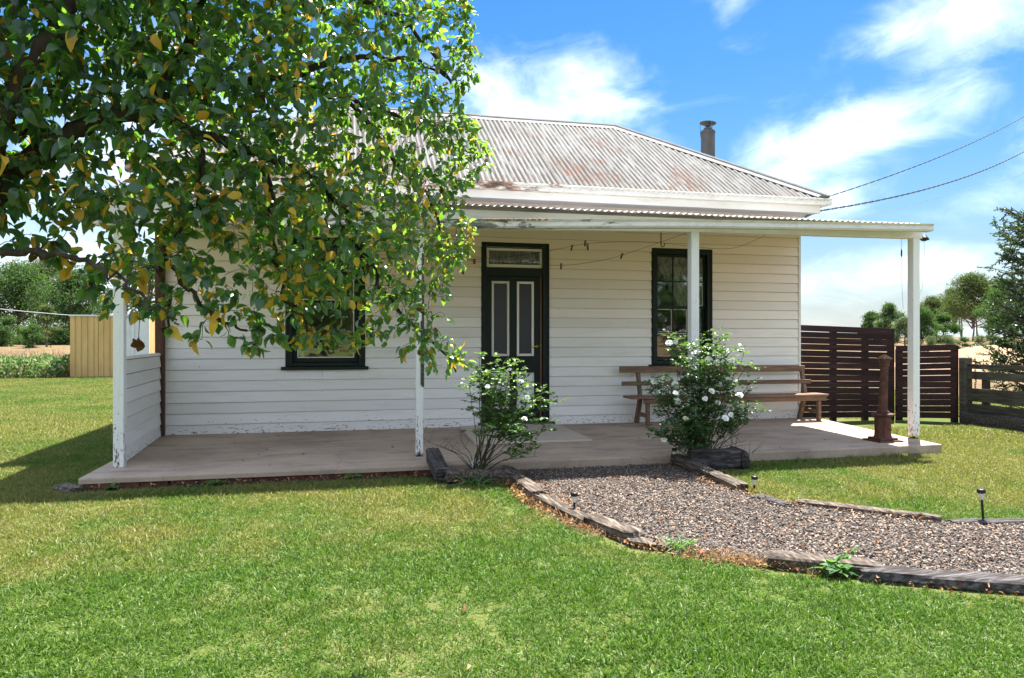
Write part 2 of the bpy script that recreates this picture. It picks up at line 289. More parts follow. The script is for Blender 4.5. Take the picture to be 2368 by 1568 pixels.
M['weed'] = leaf_mat('weed_leaf', [(.04, .10, .03), (.07, .16, .04), (.11, .22, .05)], [(.1, .3, .03), (.18, .42, .05), (.25, .5, .08)], .35, .5)

def grass_mat():
    m, nt, b = new_mat('lawn_blades')
    a = nt.nodes.new('ShaderNodeAttribute'); a.attribute_name = 'tint'
    g = nt.nodes.new('ShaderNodeNewGeometry')
    n1 = tex(nt, g.outputs['Position'], .55, 4, .6); n2 = tex(nt, g.outputs['Position'], 2.6, 4, .6)
    pn = vmath(nt, 'ADD', vmath(nt, 'MULTIPLY', n1, .65), vmath(nt, 'MULTIPLY', n2, .35))
    s = nt.nodes.new('ShaderNodeSeparateXYZ'); nt.links.new(g.outputs['Position'], s.inputs[0])
    # the turf dries off away from the foreground and over to the right of the path
    far = maprange(nt, s.outputs[1], 2.6, 6.0, -.07, .085); rt_ = maprange(nt, s.outputs[0], 2.5, 5.5, 0, .07)
    dry = maprange(nt, vmath(nt, 'ADD', vmath(nt, 'ADD', pn, far), rt_), .45, .66)
    green = ramp(nt, a.outputs['Fac'], [(0, (.036, .076, .010)), (.4, (.078, .154, .018)), (.75, (.126, .225, .031)), (1, (.24, .29, .10))])
    straw = ramp(nt, a.outputs['Fac'], [(0, (.09, .105, .023)), (.4, (.19, .19, .05)), (.75, (.29, .26, .085)), (1, (.43, .37, .19))])
    c = mix(nt, dry, green, straw)
    nt.links.new(c, b.inputs['Base Color']); b.inputs['Roughness'].default_value = .5; b.inputs['Specular IOR Level'].default_value = .3
    t = nt.nodes.new('ShaderNodeBsdfTranslucent'); nt.links.new(mix(nt, 1.0, c, (1.5, 1.7, .9), 'MULTIPLY'), t.inputs[0])
    mx = nt.nodes.new('ShaderNodeMixShader'); mx.inputs[0].default_value = .3
    nt.links.new(b.outputs[0], mx.inputs[1]); nt.links.new(t.outputs[0], mx.inputs[2]); nt.links.new(mx.outputs[0], nt.nodes['Material Output'].inputs[0])
    return m
M['grass'] = grass_mat()
def ground_mat():
    m, nt, b = new_mat('turf_soil_and_paddock')
    g = nt.nodes.new('ShaderNodeNewGeometry'); P = g.outputs['Position']; s = nt.nodes.new('ShaderNodeSeparateXYZ'); nt.links.new(P, s.inputs[0])
    a = tex(nt, P, .5, 5, .6); f = tex(nt, P, 45, 5, .7); md = tex(nt, P, 5, 5, .65)
    turf = ramp(nt, f, [(.3, (.03, .045, .01)), (.5, (.07, .10, .02)), (.7, (.14, .15, .04))])
    turf = mix(nt, maprange(nt, a, .4, .65, 0, .6), turf, (.17, .155, .065))
    dry = ramp(nt, tex(nt, P, .35, 6, .65), [(.3, (.08, .073, .03)), (.5, (.13, .09, .048)), (.7, (.175, .12, .07))])
    dry = mix(nt, maprange(nt, md, .4, .7, 0, .5), dry, (.25, .17, .09))
    warp = vmath(nt, 'MULTIPLY', vmath(nt, 'SUBTRACT', a, .5), 3.0)
    yf = maprange(nt, vmath(nt, 'ADD', s.outputs[1], warp), 26.6, 27.3); xf = maprange(nt, vmath(nt, 'ADD', s.outputs[0], warp), 12.0, 15.0)
    c = mix(nt, vmath(nt, 'MAXIMUM', yf, xf), turf, dry)
    far = maprange(nt, s.outputs[1], 120, 500); c = mix(nt, far, c, (.30, .27, .19))
    nt.links.new(c, b.inputs['Base Color']); b.inputs['Roughness'].default_value = .95; b.inputs['Specular IOR Level'].default_value = .1
    bump(nt, b, f, .6, .02); return m
M['ground'] = ground_mat()
M['gravelbed'] = simple('dark_mulch_bed', [(.3, (.035, .03, .027)), (.55, (.085, .072, .064)), (.8, (.16, .13, .11))], 40, rough=.95, bmp=.8, bd=.02, var=0, detail=7)
def stone_mat():
    m, nt, b = new_mat('bluestone_gravel')
    a = nt.nodes.new('ShaderNodeAttribute'); a.attribute_name = 'tint'
    c = ramp(nt, a.outputs['Fac'], [(0, (.05, .04, .034)), (.3, (.11, .088, .073)), (.6, (.19, .153, .127)), (.86, (.27, .22, .18)), (.89, (.32, .17, .095)), (1, (.40, .32, .25))])
    n = tex(nt, obj_coord(nt, (1, 1, 1), False), 120, 3); nt.links.new(c, b.inputs['Base Color']); b.inputs['Roughness'].default_value = .8; bump(nt, b, n, .3, .003); return m
M['stone'] = stone_mat()
M['soil'] = simple('dark_soil', [(.3, (.02, .016, .012)), (.7, (.06, .045, .034))], 20, rough=.95, bmp=.7, bd=.02, var=0)
M['hill'] = simple('far_hillside', [(.35, (.10, .14, .15)), (.6, (.16, .19, .18)), (.75, (.34, .34, .28))], .012, (1, 1, 4), .95, 0, var=0)  # the bluish tone is distance haze put into the hill colour
M['earth'] = simple('dry_mound_grass', [(.3, (.26, .15, .085)), (.6, (.38, .24, .14)), (.8, (.46, .33, .2))], 2.5, (1, 1, 1), .95, .6, .1, var=0)

# ------------------------------------------------------------------ mesh helpers
ORG = {}
class MB:
    def __init__(s): s.v = []; s.f = []; s.m = []
    def add(s, vs, fs, mi=0):
        o = len(s.v); s.v += [tuple(map(float, q)) for q in vs]; s.f += [tuple(i+o for i in q) for q in fs]; s.m += [mi]*len(fs); return s
    def box(s, x0, y0, z0, x1, y1, z1, mi=0):
        return s.add([(x0, y0, z0), (x1, y0, z0), (x1, y1, z0), (x0, y1, z0), (x0, y0, z1), (x1, y0, z1), (x1, y1, z1), (x0, y1, z1)],
                     [(0, 3, 2, 1), (4, 5, 6, 7), (0, 1, 5, 4), (1, 2, 6, 5), (2, 3, 7, 6), (3, 0, 4, 7)], mi)
    def beam(s, p0, p1, w, h, up=(0, 0, 1), mi=0):
        p0, p1, up = Vector(p0), Vector(p1), Vector(up); d = (p1-p0).normalized(); a = d.cross(up).normalized()*w/2; u = a.cross(d).normalized()*h/2
        c = [p0-a-u, p0+a-u, p0+a+u, p0-a+u, p1-a-u, p1+a-u, p1+a+u, p1-a+u]
        return s.add(c, [(0, 1, 2, 3), (7, 6, 5, 4), (0, 4, 5, 1), (1, 5, 6, 2), (2, 6, 7, 3), (3, 7, 4, 0)], mi)
    def prism(s, prof, axis_pts, mi=0):
        """prof: list of offset vectors, swept through axis points."""
        n = len(prof); vs = []; fs = []
        for p in axis_pts: vs += [Vector(p)+Vector(q) for q in prof]
        for k in range(len(axis_pts)-1):
            for i in range(n): j = (i+1) % n; fs.append((k*n+i, k*n+j, (k+1)*n+j, (k+1)*n+i))
        fs.append(tuple(range(n-1, -1, -1))); fs.append(tuple(range((len(axis_pts)-1)*n, len(axis_pts)*n))); return s.add(vs, fs, mi)
    def tube(s, pts, rad, n=6, mi=0, cap=True):
        pts = [Vector(p) for p in pts]; rad = rad if isinstance(rad, (list, tuple)) else [rad]*len(pts); vs = []; fs = []
        ref = None
        for k, p in enumerate(pts):
            d = (pts[min(k+1, len(pts)-1)]-pts[max(k-1, 0)])
            if d.length < 1e-9: d = Vector((0, 0, 1))
            d.normalize()
            if ref is None: ref = d.orthogonal().normalized()
            a = ref-d*ref.dot(d); a = a.normalized() if a.length > 1e-6 else d.orthogonal().normalized(); ref = a; b = d.cross(a)
            for i in range(n): t = 2*PI*i/n; vs.append(p+(a*math.cos(t)+b*math.sin(t))*rad[k])
        for k in range(len(pts)-1):
            for i in range(n): j = (i+1) % n; fs.append((k*n+i, k*n+j, (k+1)*n+j, (k+1)*n+i))
        if cap: fs.append(tuple(range(n-1, -1, -1))); fs.append(tuple(range((len(pts)-1)*n, len(pts)*n)))
        return s.add(vs, fs, mi)
    def lathe(s, c, prof, n=16, mi=0, ph=0, tilt=None):
        vs = []; fs = []; c = Vector(c)
        for (r, z) in prof:
            for i in range(n):
                t = 2*PI*i/n+ph; q = Vector((r*math.cos(t), r*math.sin(t), z))
                if tilt is not None: q = tilt @ q
                vs.append(c+q)
        for k in range(len(prof)-1):
            for i in range(n): j = (i+1) % n; fs.append((k*n+i, k*n+j, (k+1)*n+j, (k+1)*n+i))
        fs.append(tuple(range(n-1, -1, -1))); fs.append(tuple(range((len(prof)-1)*n, len(prof)*n))); return s.add(vs, fs, mi)
    def build(s, name, mats, parent=None, org=None, smooth=False, bevel=0, label=None, kind=None):
        if not isinstance(mats, (list, tuple)): mats = [mats]
        o0 = np.array(ORG[parent.name] if parent is not None and org is None else (org if org is not None else (0, 0, 0)), float)
        me = bpy.data.meshes.new(name)
        me.from_pydata([(a-o0[0], b-o0[1], c-o0[2]) for a, b, c in s.v], [], s.f)
        for q in mats: me.materials.append(q)
        me.polygons.foreach_set('material_index', s.m); me.polygons.foreach_set('use_smooth', [smooth]*len(s.f)); me.update()
        o = bpy.data.objects.new(name, me); COL.objects.link(o); ORG[o.name] = tuple(o0)
        if parent is not None:
            o.parent = parent; po = np.array(ORG[parent.name]); o.location = tuple(o0-po)
        else: o.location = tuple(o0)
        if bevel:
            b = o.modifiers.new('edge', 'BEVEL'); b.width = bevel; b.segments = 1; b.limit_method = 'ANGLE'
        if label: o['label'] = label
        if kind: o['kind'] = kind
        return o
def np_mesh(name, V, F, mats, midx=None, tint=None, smooth=False, uv=None):
    V = np.asarray(V, np.float32); F = np.asarray(F, np.int32); me = bpy.data.meshes.new(name); k = F.shape[1]
    me.vertices.add(len(V)); me.vertices.foreach_set('co', V.ravel()); me.loops.add(F.size); me.loops.foreach_set('vertex_index', F.ravel())
    me.polygons.add(len(F)); me.polygons.foreach_set('loop_start', np.arange(0, F.size, k, dtype=np.int32)); me.polygons.foreach_set('loop_total', np.full(len(F), k, np.int32))
    for q in (mats if isinstance(mats, (list, tuple)) else [mats]): me.materials.append(q)
    if midx is not None: me.polygons.foreach_set('material_index', np.asarray(midx, np.int32))
    me.polygons.foreach_set('use_smooth', np.full(len(F), smooth))
    if tint is not None:
        a = me.attributes.new('tint', 'FLOAT', 'POINT'); a.data.foreach_set('value', np.asarray(tint, np.float32))
    me.update(calc_edges=True); me.validate(); return me
def link(name, me, parent=None, loc=(0, 0, 0), kind=None):
    o = bpy.data.objects.new(name, me); COL.objects.link(o); o.location = loc; ORG[o.name] = tuple(loc)
    if parent is not None: o.parent = parent; ORG[o.name] = ORG[parent.name]
    if kind: o['kind'] = kind
    return o
def tag(o, label, cat, group=None):
    o['label'] = label; o['category'] = cat
    if group: o['group'] = group
    return o
def thing(name, label, cat, loc=(0, 0, 0), group=None):
    o = bpy.data.objects.new(name, None); COL.objects.link(o); o.location = loc; o.empty_display_size = .1; ORG[o.name] = tuple(loc)
    return tag(o, label, cat, group)
def gz(x, y):
    """height of the ground"""
    def ss(a, b, t): t = min(1, max(0, (t-a)/(b-a))); return t*t*(3-2*t)
    z = .9*ss(28, 50, y)
    if y > 50: z += min((y-50)*.013, 1.4)
    return z
def W(u, v, d):
    """a point from: metres to the right of the viewing line, height, metres along the viewing line"""
    p = FW*d+RT*u; return Vector((p[0], p[1], v))

# ------------------------------------------------------------------ ground
xs = [-4000, -1500, -500, -200, -100, -60, -40] + list(range(-30, 62, 4)) + [80, 120, 250, 600, 1500, 4000]
ys = [-4000, -1000, -300, -100, -40, -20, -10, -4, 0, 4, 8, 12, 16, 20, 24, 26, 28, 30, 32, 34, 36, 38, 40, 42, 44, 46, 48, 50, 55, 60, 70, 80, 100, 130, 160, 250, 500, 1500, 4000]
V = [(x, y, gz(x, y)) for y in ys for x in xs]; nx = len(xs)
F = [(j*nx+i, j*nx+i+1, (j+1)*nx+i+1, (j+1)*nx+i) for j in range(len(ys)-1) for i in range(nx-1)]
link('ground', np_mesh('ground', V, F, M['ground'], smooth=True), kind='structure')
# far hills
mb = MB(); vs = []; n = 90
for i in range(n+1):
    a = math.radians(-75+i*150/n); R_ = 1700
    x, y = math.sin(a+YAW)*R_, math.cos(a+YAW)*R_
    h = 20+26*noise.noise(Vector((i*.11, 3.3, 0)))+10*noise.noise(Vector((i*.4, 1.3, 0)))
    vs += [(x*.8, y*.8, 2.0), (x, y, max(6, h)), (x*1.5, y*1.5, 0)]
mb.add(vs, [(3*i+k, 3*i+3+k, 3*i+4+k, 3*i+1+k) for i in range(n) for k in (0, 1)])
mb.build('hills', M['hill'], kind='structure', smooth=True)

# ------------------------------------------------------------------ verandah slab, its brick edging and the cement pad
SLAB = 0.10
mb = MB()
def slab_outline():
    pts = []
    for i in range(37): x = -2.28+i*(6.66+2.28)/36; pts.append((x, 6.845+.012*noise.noise(Vector((x*2.1, 0, 4)))))
    return pts+[(6.86, 8.3), (7.06, 9.6), (7.06, 9.74), (-2.30, 9.74), (-2.29, 8.2)]
o_ = slab_outline(); n = len(o_)
vs = [(x, y, SLAB) for x, y in o_]+[(x, y-.004*(y < 7), SLAB-.012) for x, y in o_]+[(x, y, SLAB-.05) for x, y in o_]+[(x, y+(.012 if y < 7 else 0), (-.05 if x > .95 or y > 7 else SLAB-.05)) for x, y in o_]
fs = [tuple(range(n))]+[(k*n+i, (k+1)*n+i, (k+1)*n+(i+1) % n, k*n+(i+1) % n) for k in range(3) for i in range(n)]
mb.add(vs, fs)
mb.box(-2.24, 6.93, -.1, .95, 7.2, .049); mb.box(-2.24, 7.0, -.1, -2.0, 9.7, .049)
slab = mb.build('concrete_slab', M['concrete'], kind='structure')
proto = None
x = -2.26; k = 0
while x < .84:
    mb = MB(); mb.box(-.111, -.05, -.04, .111, .05, .04); 
    if proto is None: proto = mb.build('brick', M['brick'], slab, bevel=.006); b = proto
    else: b = proto.copy(); COL.objects.link(b)
    b.location = (x+.11, 6.925+random.uniform(-.008, .008), .008+random.uniform(-.004, .004)); b.rotation_euler = (0, 0, random.uniform(-.03, .03))
    x += .236; k += 1
mb = MB(); vs = [(1.42, 8.02, 0), (2.82, 7.98, 0), (2.86, 9.30, 0), (2.80, 9.62, 0), (1.48, 9.62, 0)]
mb.add([(a, b, SLAB+.004) for a, b, c in vs]+[(a, b, SLAB+.028) for a, b, c in vs], [tuple(range(5, 10))]+[(i, (i+1) % 5, 5+(i+1) % 5, 5+i) for i in range(5)])
tag(mb.build('cement_pad', M['pad'], org=(2.2, 8.7, SLAB)), 'thin pale cement pad lying on the verandah before the front door', 'pad')

# ------------------------------------------------------------------ the cottage
house = thing('weatherboard_cottage', 'white weatherboard cottage with rusty corrugated iron hipped roof and front verandah', 'house', (2.25, 9.75, 0))
XL, XR, YF, YB = -2.31, 6.81, 9.75, 13.75
ZT = 3.24
def part(name, mb, mats, parent, **k): return mb.build(name, mats, parent, **k)
D_X0, D_X1, D_Z1 = 1.81, 2.79, 2.675
W_X0, W_X1, W_Z0, W_Z1 = 4.36, 5.34, .945, 2.665
V_X0, V_X1 = -.80, .22
# lining behind the boards, with the openings left in it
mb = MB()
y0, y1 = YF+.012, YF+.10
for a, b, c, d in ((XL, V_X0, .06, ZT), (V_X0, V_X1, .06, .95), (V_X0, V_X1, 2.66, ZT), (V_X1, D_X0, .06, ZT), (D_X0, D_X1, 2.66, ZT), (D_X0, D_X1, -.05, .09), (D_X1, W_X0, .06, ZT), (W_X0, W_X1, .06, .95), (W_X0, W_X1, 2.65, ZT), (W_X1, XR, .06, ZT)):
    mb.box(a, y0, c, b, y1, d)
wall = part('front_wall', mb, M['dark_in'], house)
PITCH, Z0 = .140, .085
def board_mb(x0, x1, z, h=.163, wig=0.0):
    """one feather-edged board along X with its bottom lip proud of the board below"""
    mb = MB(); n = max(2, int((x1-x0)/.35)+1); ax = [x0+(x1-x0)*i/n for i in range(n+1)]; vs = []
    sd = random.random()*50
    for x in ax:
        dz = wig*noise.noise(Vector((x*1.7, sd, 0)))
        vs += [(x, YF-.028, z+dz), (x, YF-.013, z+.1305), (x, YF+.003, z+.1305), (x, YF+.003, z+h), (x, YF+.009, z+h), (x, YF-.002, z+dz+.001)]
    fs = []
    for i in range(n):
        for k in range(6): fs.append((i*6+k, (i+1)*6+k, (i+1)*6+(k+1) % 6, i*6+(k+1) % 6))
    fs += [(5, 4, 3, 2, 1, 0), tuple(n*6+k for k in range(6))]
    mb.add(vs, fs); return mb
k = 0; z = Z0
while z < ZT-.03:
    h = min(.163, ZT-z); segs = [(XL, XR)]
    def cut(segs, a, b): return [q for s, e in segs for q in ((s, min(e, a)), (max(s, b), e)) if q[1]-q[0] > .02]
    mid = z+PITCH*.5
    if mid < D_Z1: segs = cut(segs, D_X0-.004, D_X1+.004)
    if .92 < mid < 2.66: segs = cut(segs, V_X0-.004, V_X1+.004); segs = cut(segs, W_X0-.004, W_X1+.004)
    cutup = []
    for s, e in segs:
        if e-s > 2.4 and random.random() < .45: m_ = s+(e-s)*random.uniform(.25, .75); cutup += [(s, m_-.0015), (m_+.0015, e)]     # butt joints
        else: cutup.append((s, e))
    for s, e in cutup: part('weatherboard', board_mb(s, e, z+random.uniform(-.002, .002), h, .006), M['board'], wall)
    z += PITCH; k += 1
# corner stops and base board
mb = MB()
mb.box(XR-.002, YF-.034, .06, XR+.032, YF+.02, ZT); part('corner_stop', mb, M['post'], house)
mb = MB(); mb.box(XL-.032, YF-.034, .06, XL+.002, YF+.02, ZT); part('corner_stop', mb, M['post'], house)
# side and back walls
def side_wall(name, x, sgn):
    mb = MB(); mb.box(min(x-sgn*.09, x-sgn*.012), YF+.10, .0, max(x-sgn*.09, x-sgn*.012), YB, ZT); wl = part(name, mb, M['dark_in'], house)
    z = Z0; pr = None
    while z < ZT-.03:
        h = min(.163, ZT-z); mb = MB()
        vs = [(x+sgn*.027, yy, z) if q == 0 else (x+sgn*.007, yy, z+h) if q == 1 else (x-sgn*.008, yy, z+h) if q == 2 else (x+sgn*.008, yy, z+.001) for yy in (YF+.021, YB) for q in range(4)]
        mb.add(vs, [(0, 1, 5, 4), (1, 2, 6, 5), (2, 3, 7, 6), (3, 0, 4, 7), (3, 2, 1, 0), (4, 5, 6, 7)])
        part('weatherboard', mb, M['board_y'], wl); z += PITCH
side_wall('side_wall', XR, 1); side_wall('side_wall', XL, -1)
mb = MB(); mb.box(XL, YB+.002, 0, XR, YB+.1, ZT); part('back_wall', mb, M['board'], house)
mb = MB(); mb.box(XL+.1, YF+.11, .02, XR-.1, YB-.01, .06); mb.box(XL+.1, YF+.11, ZT-.06, XR-.1, YB-.01, ZT-.03); part('floor', mb, M['dark_in'], house)
mb = MB(); mb.box(XR+.034, YF+1.3, 1.42, XR+.20, YF+1.65, 2.02); part('meter_box', mb, M['white_metal'], house, bevel=.01)

# --- roof
EY, EXR, EXL, EZ, A_ = 9.30, 6.98, -2.50, 3.425, 2.43
PH = math.radians(33.7); CP, SP = math.cos(PH), math.sin(PH)
CORR = .0762
def sheet_mesh(E0, a, s, nrm, t0, t1, lo, hi, rows=3, amp=.0095, lift=0.):
    st = CORR/6; n = int(round((t1-t0)/st)); E0, a, s, nrm = map(Vector, (E0, a, s, nrm)); vs = []; uvs = []; ok = []
    for i in range(n+1):
        t = t0+i*st; l, h = lo(t), hi(t); ok.append(h-l > .015)
        for r in range(rows):
            d = l+(h-l)*r/(rows-1); vs.append(E0+a*t+s*d+nrm*(amp*math.cos(2*PI*t/CORR)+lift+.004*noise.noise(Vector((t*.9, d*.7, lift*999))))); uvs.append((t/CORR, d))
    fs = [(i*rows+r, (i+1)*rows+r, (i+1)*rows+r+1, i*rows+r+1) for i in range(n) for r in range(rows-1) if ok[i] or ok[i+1]]
    return vs, fs, uvs
def sheets(E0, a, s, nrm, T, lo, hi, parent, rows=3, wid=CORR*10, T0=0, mt='roof'):
    t = T0; k = 0
    while t < T-.02:
        e = min(t+wid+CORR*.5, T)
        vs, fs, uvs = sheet_mesh(E0, a, s, nrm, t, e, lo, hi, rows, lift=.0022*(k % 2))
        mb = MB(); mb.add(vs, fs); ob = mb.build('roof_sheet', M[mt], parent, smooth=True)
        uvl = ob.data.uv_layers.new(name='run'); li = np.empty(len(ob.data.loops), np.int32); ob.data.loops.foreach_get('vertex_index', li)
        uvl.data.foreach_set('uv', np.array(uvs, np.float32)[li].ravel())
        t += wid; k += 1
# ridge and hip cappings carry the sheets as sub-parts
WX, WY = EXR-EXL, 2*A_
ZR = EZ+A_*math.tan(PH)
RL, RR = Vector((EXL+A_, EY+A_, ZR)), Vector((EXR-A_, EY+A_, ZR))
def capping(p, q, n1, n2, segs=4):
    """rolled capping: two aprons and a roll along the line"""
    mb = MB(); p, q = Vector(p), Vector(q); d = (q-p).normalized()
    s1 = (Vector(n1).cross(d)).normalized(); s2 = (d.cross(Vector(n2))).normalized()
    if s1.z > 0: s1 = -s1
    if s2.z > 0: s2 = -s2
    up = (Vector(n1)+Vector(n2)).normalized(); o = up*.022
    prof = [o+s1*.13-up*.010, o+s1*.03, o+s1*.022+up*.018, o+up*.030, o+s2*.022+up*.018, o+s2*.03, o+s2*.13-up*.010, o+s2*.128-up*.016, o-up*.006, o+s1*.128-up*.016]
    mb.prism(prof, [p, q]); return mb
nF, nR, nB, nL = (0, -SP, CP), (SP, 0, CP), (0, SP, CP), (-SP, 0, CP)
def clear(p, q, mbx): mbx.prism
mb = MB()
L3 = RL.lerp(RR, .47)
for p, q, a, b in ((RL, L3+Vector((.04, 0, 0)), nF, nB), (L3+Vector((0, 0, -.005)), RR, nF, nB), (Vector((EXR+.02, EY-.02, EZ)), RR, nR, nF), (Vector((EXL-.02, EY-.02, EZ)), RL, nF, nL), (Vector((EXR+.02, EY+WY+.02, EZ)), RR, nB, nR), (Vector((EXL-.02, EY+WY+.02, EZ)), RL, nL, nB)):
    c = capping(p, q, a, b); mb.add(c.v, c.f)
roof = part('roof', mb, M['cap'], house)
hipf = lambda T: (lambda t: min(t, T-t, A_)/CP-.03)
lo0 = lambda t: -.07
sheets((EXL, EY, EZ), (1, 0, 0), (0, CP, SP), nF, WX, lo0, hipf(WX), roof)
sheets((EXR, EY, EZ), (0, 1, 0), (-CP, 0, SP), nR, WY, lo0, hipf(WY), roof)
sheets((EXR, EY+WY, EZ), (-1, 0, 0), (0, -CP, SP), nB, WX, lo0, hipf(WX), roof)
sheets((EXL, EY+WY, EZ), (0, -1, 0), (CP, 0, SP), nL, WY, lo0, hipf(WY), roof)
# lead flashing knob at the front corner of the hip, fascia, soffit, gutters
mb = MB(); mb.box(EXR-.13, EY-.06, EZ+.005, EXR+.02, EY+.1, EZ+.03); part('corner_flashing', mb, M['steel'], house)
mb = MB()
for x0, y0_, x1, y1_ in ((EXL+.06, EY+.055, EXR-.06, EY+.08), (EXR-.085, EY+.082, EXR-.06, EY+WY-.06), (EXL+.06, EY+.082, EXL+.085, EY+WY-.06), (EXL+.06, EY+WY-.058, EXR-.06, EY+WY-.034)): mb.box(x0, y0_, 3.215, x1, y1_, 3.40)
part('fascia', mb, M['trim'], house)
mb = MB(); mb.box(EXL+.086, EY+.081, 3.232, EXR-.086, EY+WY-.062, 3.25); part('soffit', mb, M['trim'], house)
def gutter_prof(h=.095, d=.115): return [(0, 0), (-d*.82, 0), (-d*.95, h*.22), (-d*.86, h*.7), (-d, h*.9), (-d-.006, h), (-d+.008, h), (-d*.8, h*.7), (-d*.85, h*.25), (-d*.75, .008), (-.008, .008), (-.008, h), (0, h)]
def gutter(name, x0, x1, y, zf, mat, parent, seglen, h=.095, d=.115):
    x = x0; i = 0
    while x < x1-.05:
        e = min(x+seglen*random.uniform(.85, 1.15), x1); e = x1 if x1-e < .4 else e
        mb = MB(); dy = .003*(i % 2)
        mb.prism([(0, b+dy, c) for b, c in gutter_prof(h, d)], [(q, y, zf(q)) for q in (x, (x+e)/2, e)])
        if i: mb.prism([(0, b*1.03-.001, c*1.02-.001) for b, c in gutter_prof(h, d)][:7]+[(0, -d, h*.9)], [(x-.02, y, zf(x)), (x+.012, y, zf(x))])
        part(name, mb, mat, parent); x = e; i += 1
gutter('gutter', EXL-.09, EXR+.06, EY+.05, lambda x: 3.318+.003*math.sin(x), M['gutter'], house, 1.9)
mb = MB(); mb.prism([(-b, 0, c) for b, c in gutter_prof()], [(EXR-.055, EY-.06, 3.318), (EXR-.055, EY+WY, 3.318)]); part('gutter', mb, M['gutter'], house)
# stove flue with its rain cap
fx, fy = 6.20, 11.45; fz = EZ+(EXR-fx)*math.tan(PH)-.12
mb = MB(); mb.lathe((fx, fy, fz), [(.122, 0), (.122, 5.10-fz-.10)], 20)
mb.lathe((fx, fy, 5.0-.045), [(.128, 0), (.128, .03), (.10, .06), (.075, .075), (.07, .10)], 20)
flue = part('flue', mb, M['steel'], house, smooth=False)
mb = MB(); tl = Matrix.Rotation(math.radians(5), 3, 'Y')
mb.lathe((fx, fy, 5.13), [(.05, -.045), (.045, -.02), (.045, .0), (.14, .005), (.145, .012), (.05, .03), (.01, .035)], 20, tilt=tl)
for q in range(3):
    t = q*2*PI/3+.5; mb.tube([(fx+.125*math.cos(t), fy+.125*math.sin(t), 4.9), (fx+.135*math.cos(t), fy+.135*math.sin(t), 5.14)], .004, 4)
part('rain_cap', mb, M['steel'], flue)

# --- verandah frame and roof
def zb(x): return float(np.interp(x, [-2.4, 1.9, 3.8, 6.9], [2.385, 2.487, 2.527, 2.548]))
def zl(x): return float(np.interp(x, [-2.5, 1.3, 3.7, 6.9], [2.425, 2.53, 2.622, 2.688]))
mb = MB(); vs = []
bx = [-2.24, 0, 1.9, 3.84, 3.846, 5, 6.86]
for x in bx: vs += [(x, 7.345, zb(x)), (x, 7.345, 2.672), (x, 7.435, 2.672), (x, 7.435, zb(x))]
fs = [(i*4+k, (i+1)*4+k, (i+1)*4+(k+1) % 4, i*4+(k+1) % 4) for i in range(len(bx)-1) for k in range(4)]+[(3, 2, 1, 0), tuple(len(bx)*4-4+q for q in range(4))]
mb.add(vs, fs); part('verandah_beam', mb, M['trim'], house)
mb = MB(); mb.beam((-2.2, 7.44, 2.47), (-2.2, 9.70, 2.82), .045, .14); mb.beam((6.78, 7.44, 2.668), (7.03, 9.70, 3.0), .045, .05)
for x in np.arange(-1.6, 6.7, .9): mb.beam((x, 7.44, 2.665), (x, 9.72, 2.975), .045, .05)
mb.box(XL+.02, YF-.075, 2.90, XR-.02, YF-.03, 3.0)
vroof = part('verandah_roof', mb, M['trim'], house)
vs_ = Vector((0, 2.55, .345)); vl = vs_.length; vs_.normalize(); vn = Vector((0, -vs_.z, vs_.y))
lo_v = lambda t: max(0, (t-(6.74+2.30))/.34*vl) if t > 6.74+2.30 else .0
sheets((-2.30, 7.20, 2.695), (1, 0, 0), tuple(vs_), tuple(vn), 9.38, lo_v, lambda t: vl, vroof, rows=4, mt='galv')
gutter('verandah_gutter', -2.32, 6.80, 7.21, lambda x: zl(x)-.085, M['vgutter'], house, 1.75, h=.085, d=.11)
mb = MB()                                                     # moss and old leaves lying in the gutter
for i in range(60):
    x = random.uniform(1.35, 2.05); mb.lathe((x, 7.105+random.uniform(-.012, .03), zl(x)-.002), [(.02*random.uniform(.5, 1), -.01), (.014, .006), (.004, .012)], 5, ph=random.random())
part('gutter_moss', mb, M['straw'], house, kind='stuff')
def post(x, y, w_, ztop, zbot=SLAB, foot=True, lean=0):
    mb = MB(); h = w_/2; z0 = zbot+(.03 if foot else 0)
    pr = [(-h, -h, 0), (h, -h, 0), (h, h, 0), (-h, h, 0)]; mb.prism(pr, [(x+lean, y, z0), (x+lean*.5, y, (z0+ztop)/2), (x, y, ztop)])
    p = part('verandah_post', mb, M['post'], house, bevel=.005)
    if foot: mb = MB(); mb.box(x-.035+lean, y-.035, zbot-.005, x+.035+lean, y+.035, zbot+.006); mb.tube([(x+lean, y, zbot), (x+lean, y, zbot+.06)], .012, 8); part('post_stirrup', mb, M['black'], p)
    return p
post(-2.11, 7.39, .092, zb(-2.1), foot=False); pm = post(.73, 7.39, .076, zb(.7), lean=-.012); post(3.82, 7.39, .098, zb(3.8)); post(6.775, 7.39, .097, zb(6.75))
mb = MB(); mb.box(.74, 7.346, .82, .765, 7.354, 2.2); mb.box(.728, 7.342, .84, .742, 7.353, 1.5); part('patch_strip', mb, M['rail'], pm)
mb = MB(); mb.box(-2.15, 7.50, .10, -2.115, 7.598, 2.40); part('lining_post', mb, M['post'], house)
mb = MB(); mb.box(-2.345, 9.60, .103, -2.245, 9.70, 2.78); part('corner_post', mb, M['brownpost'], house, bevel=.006)
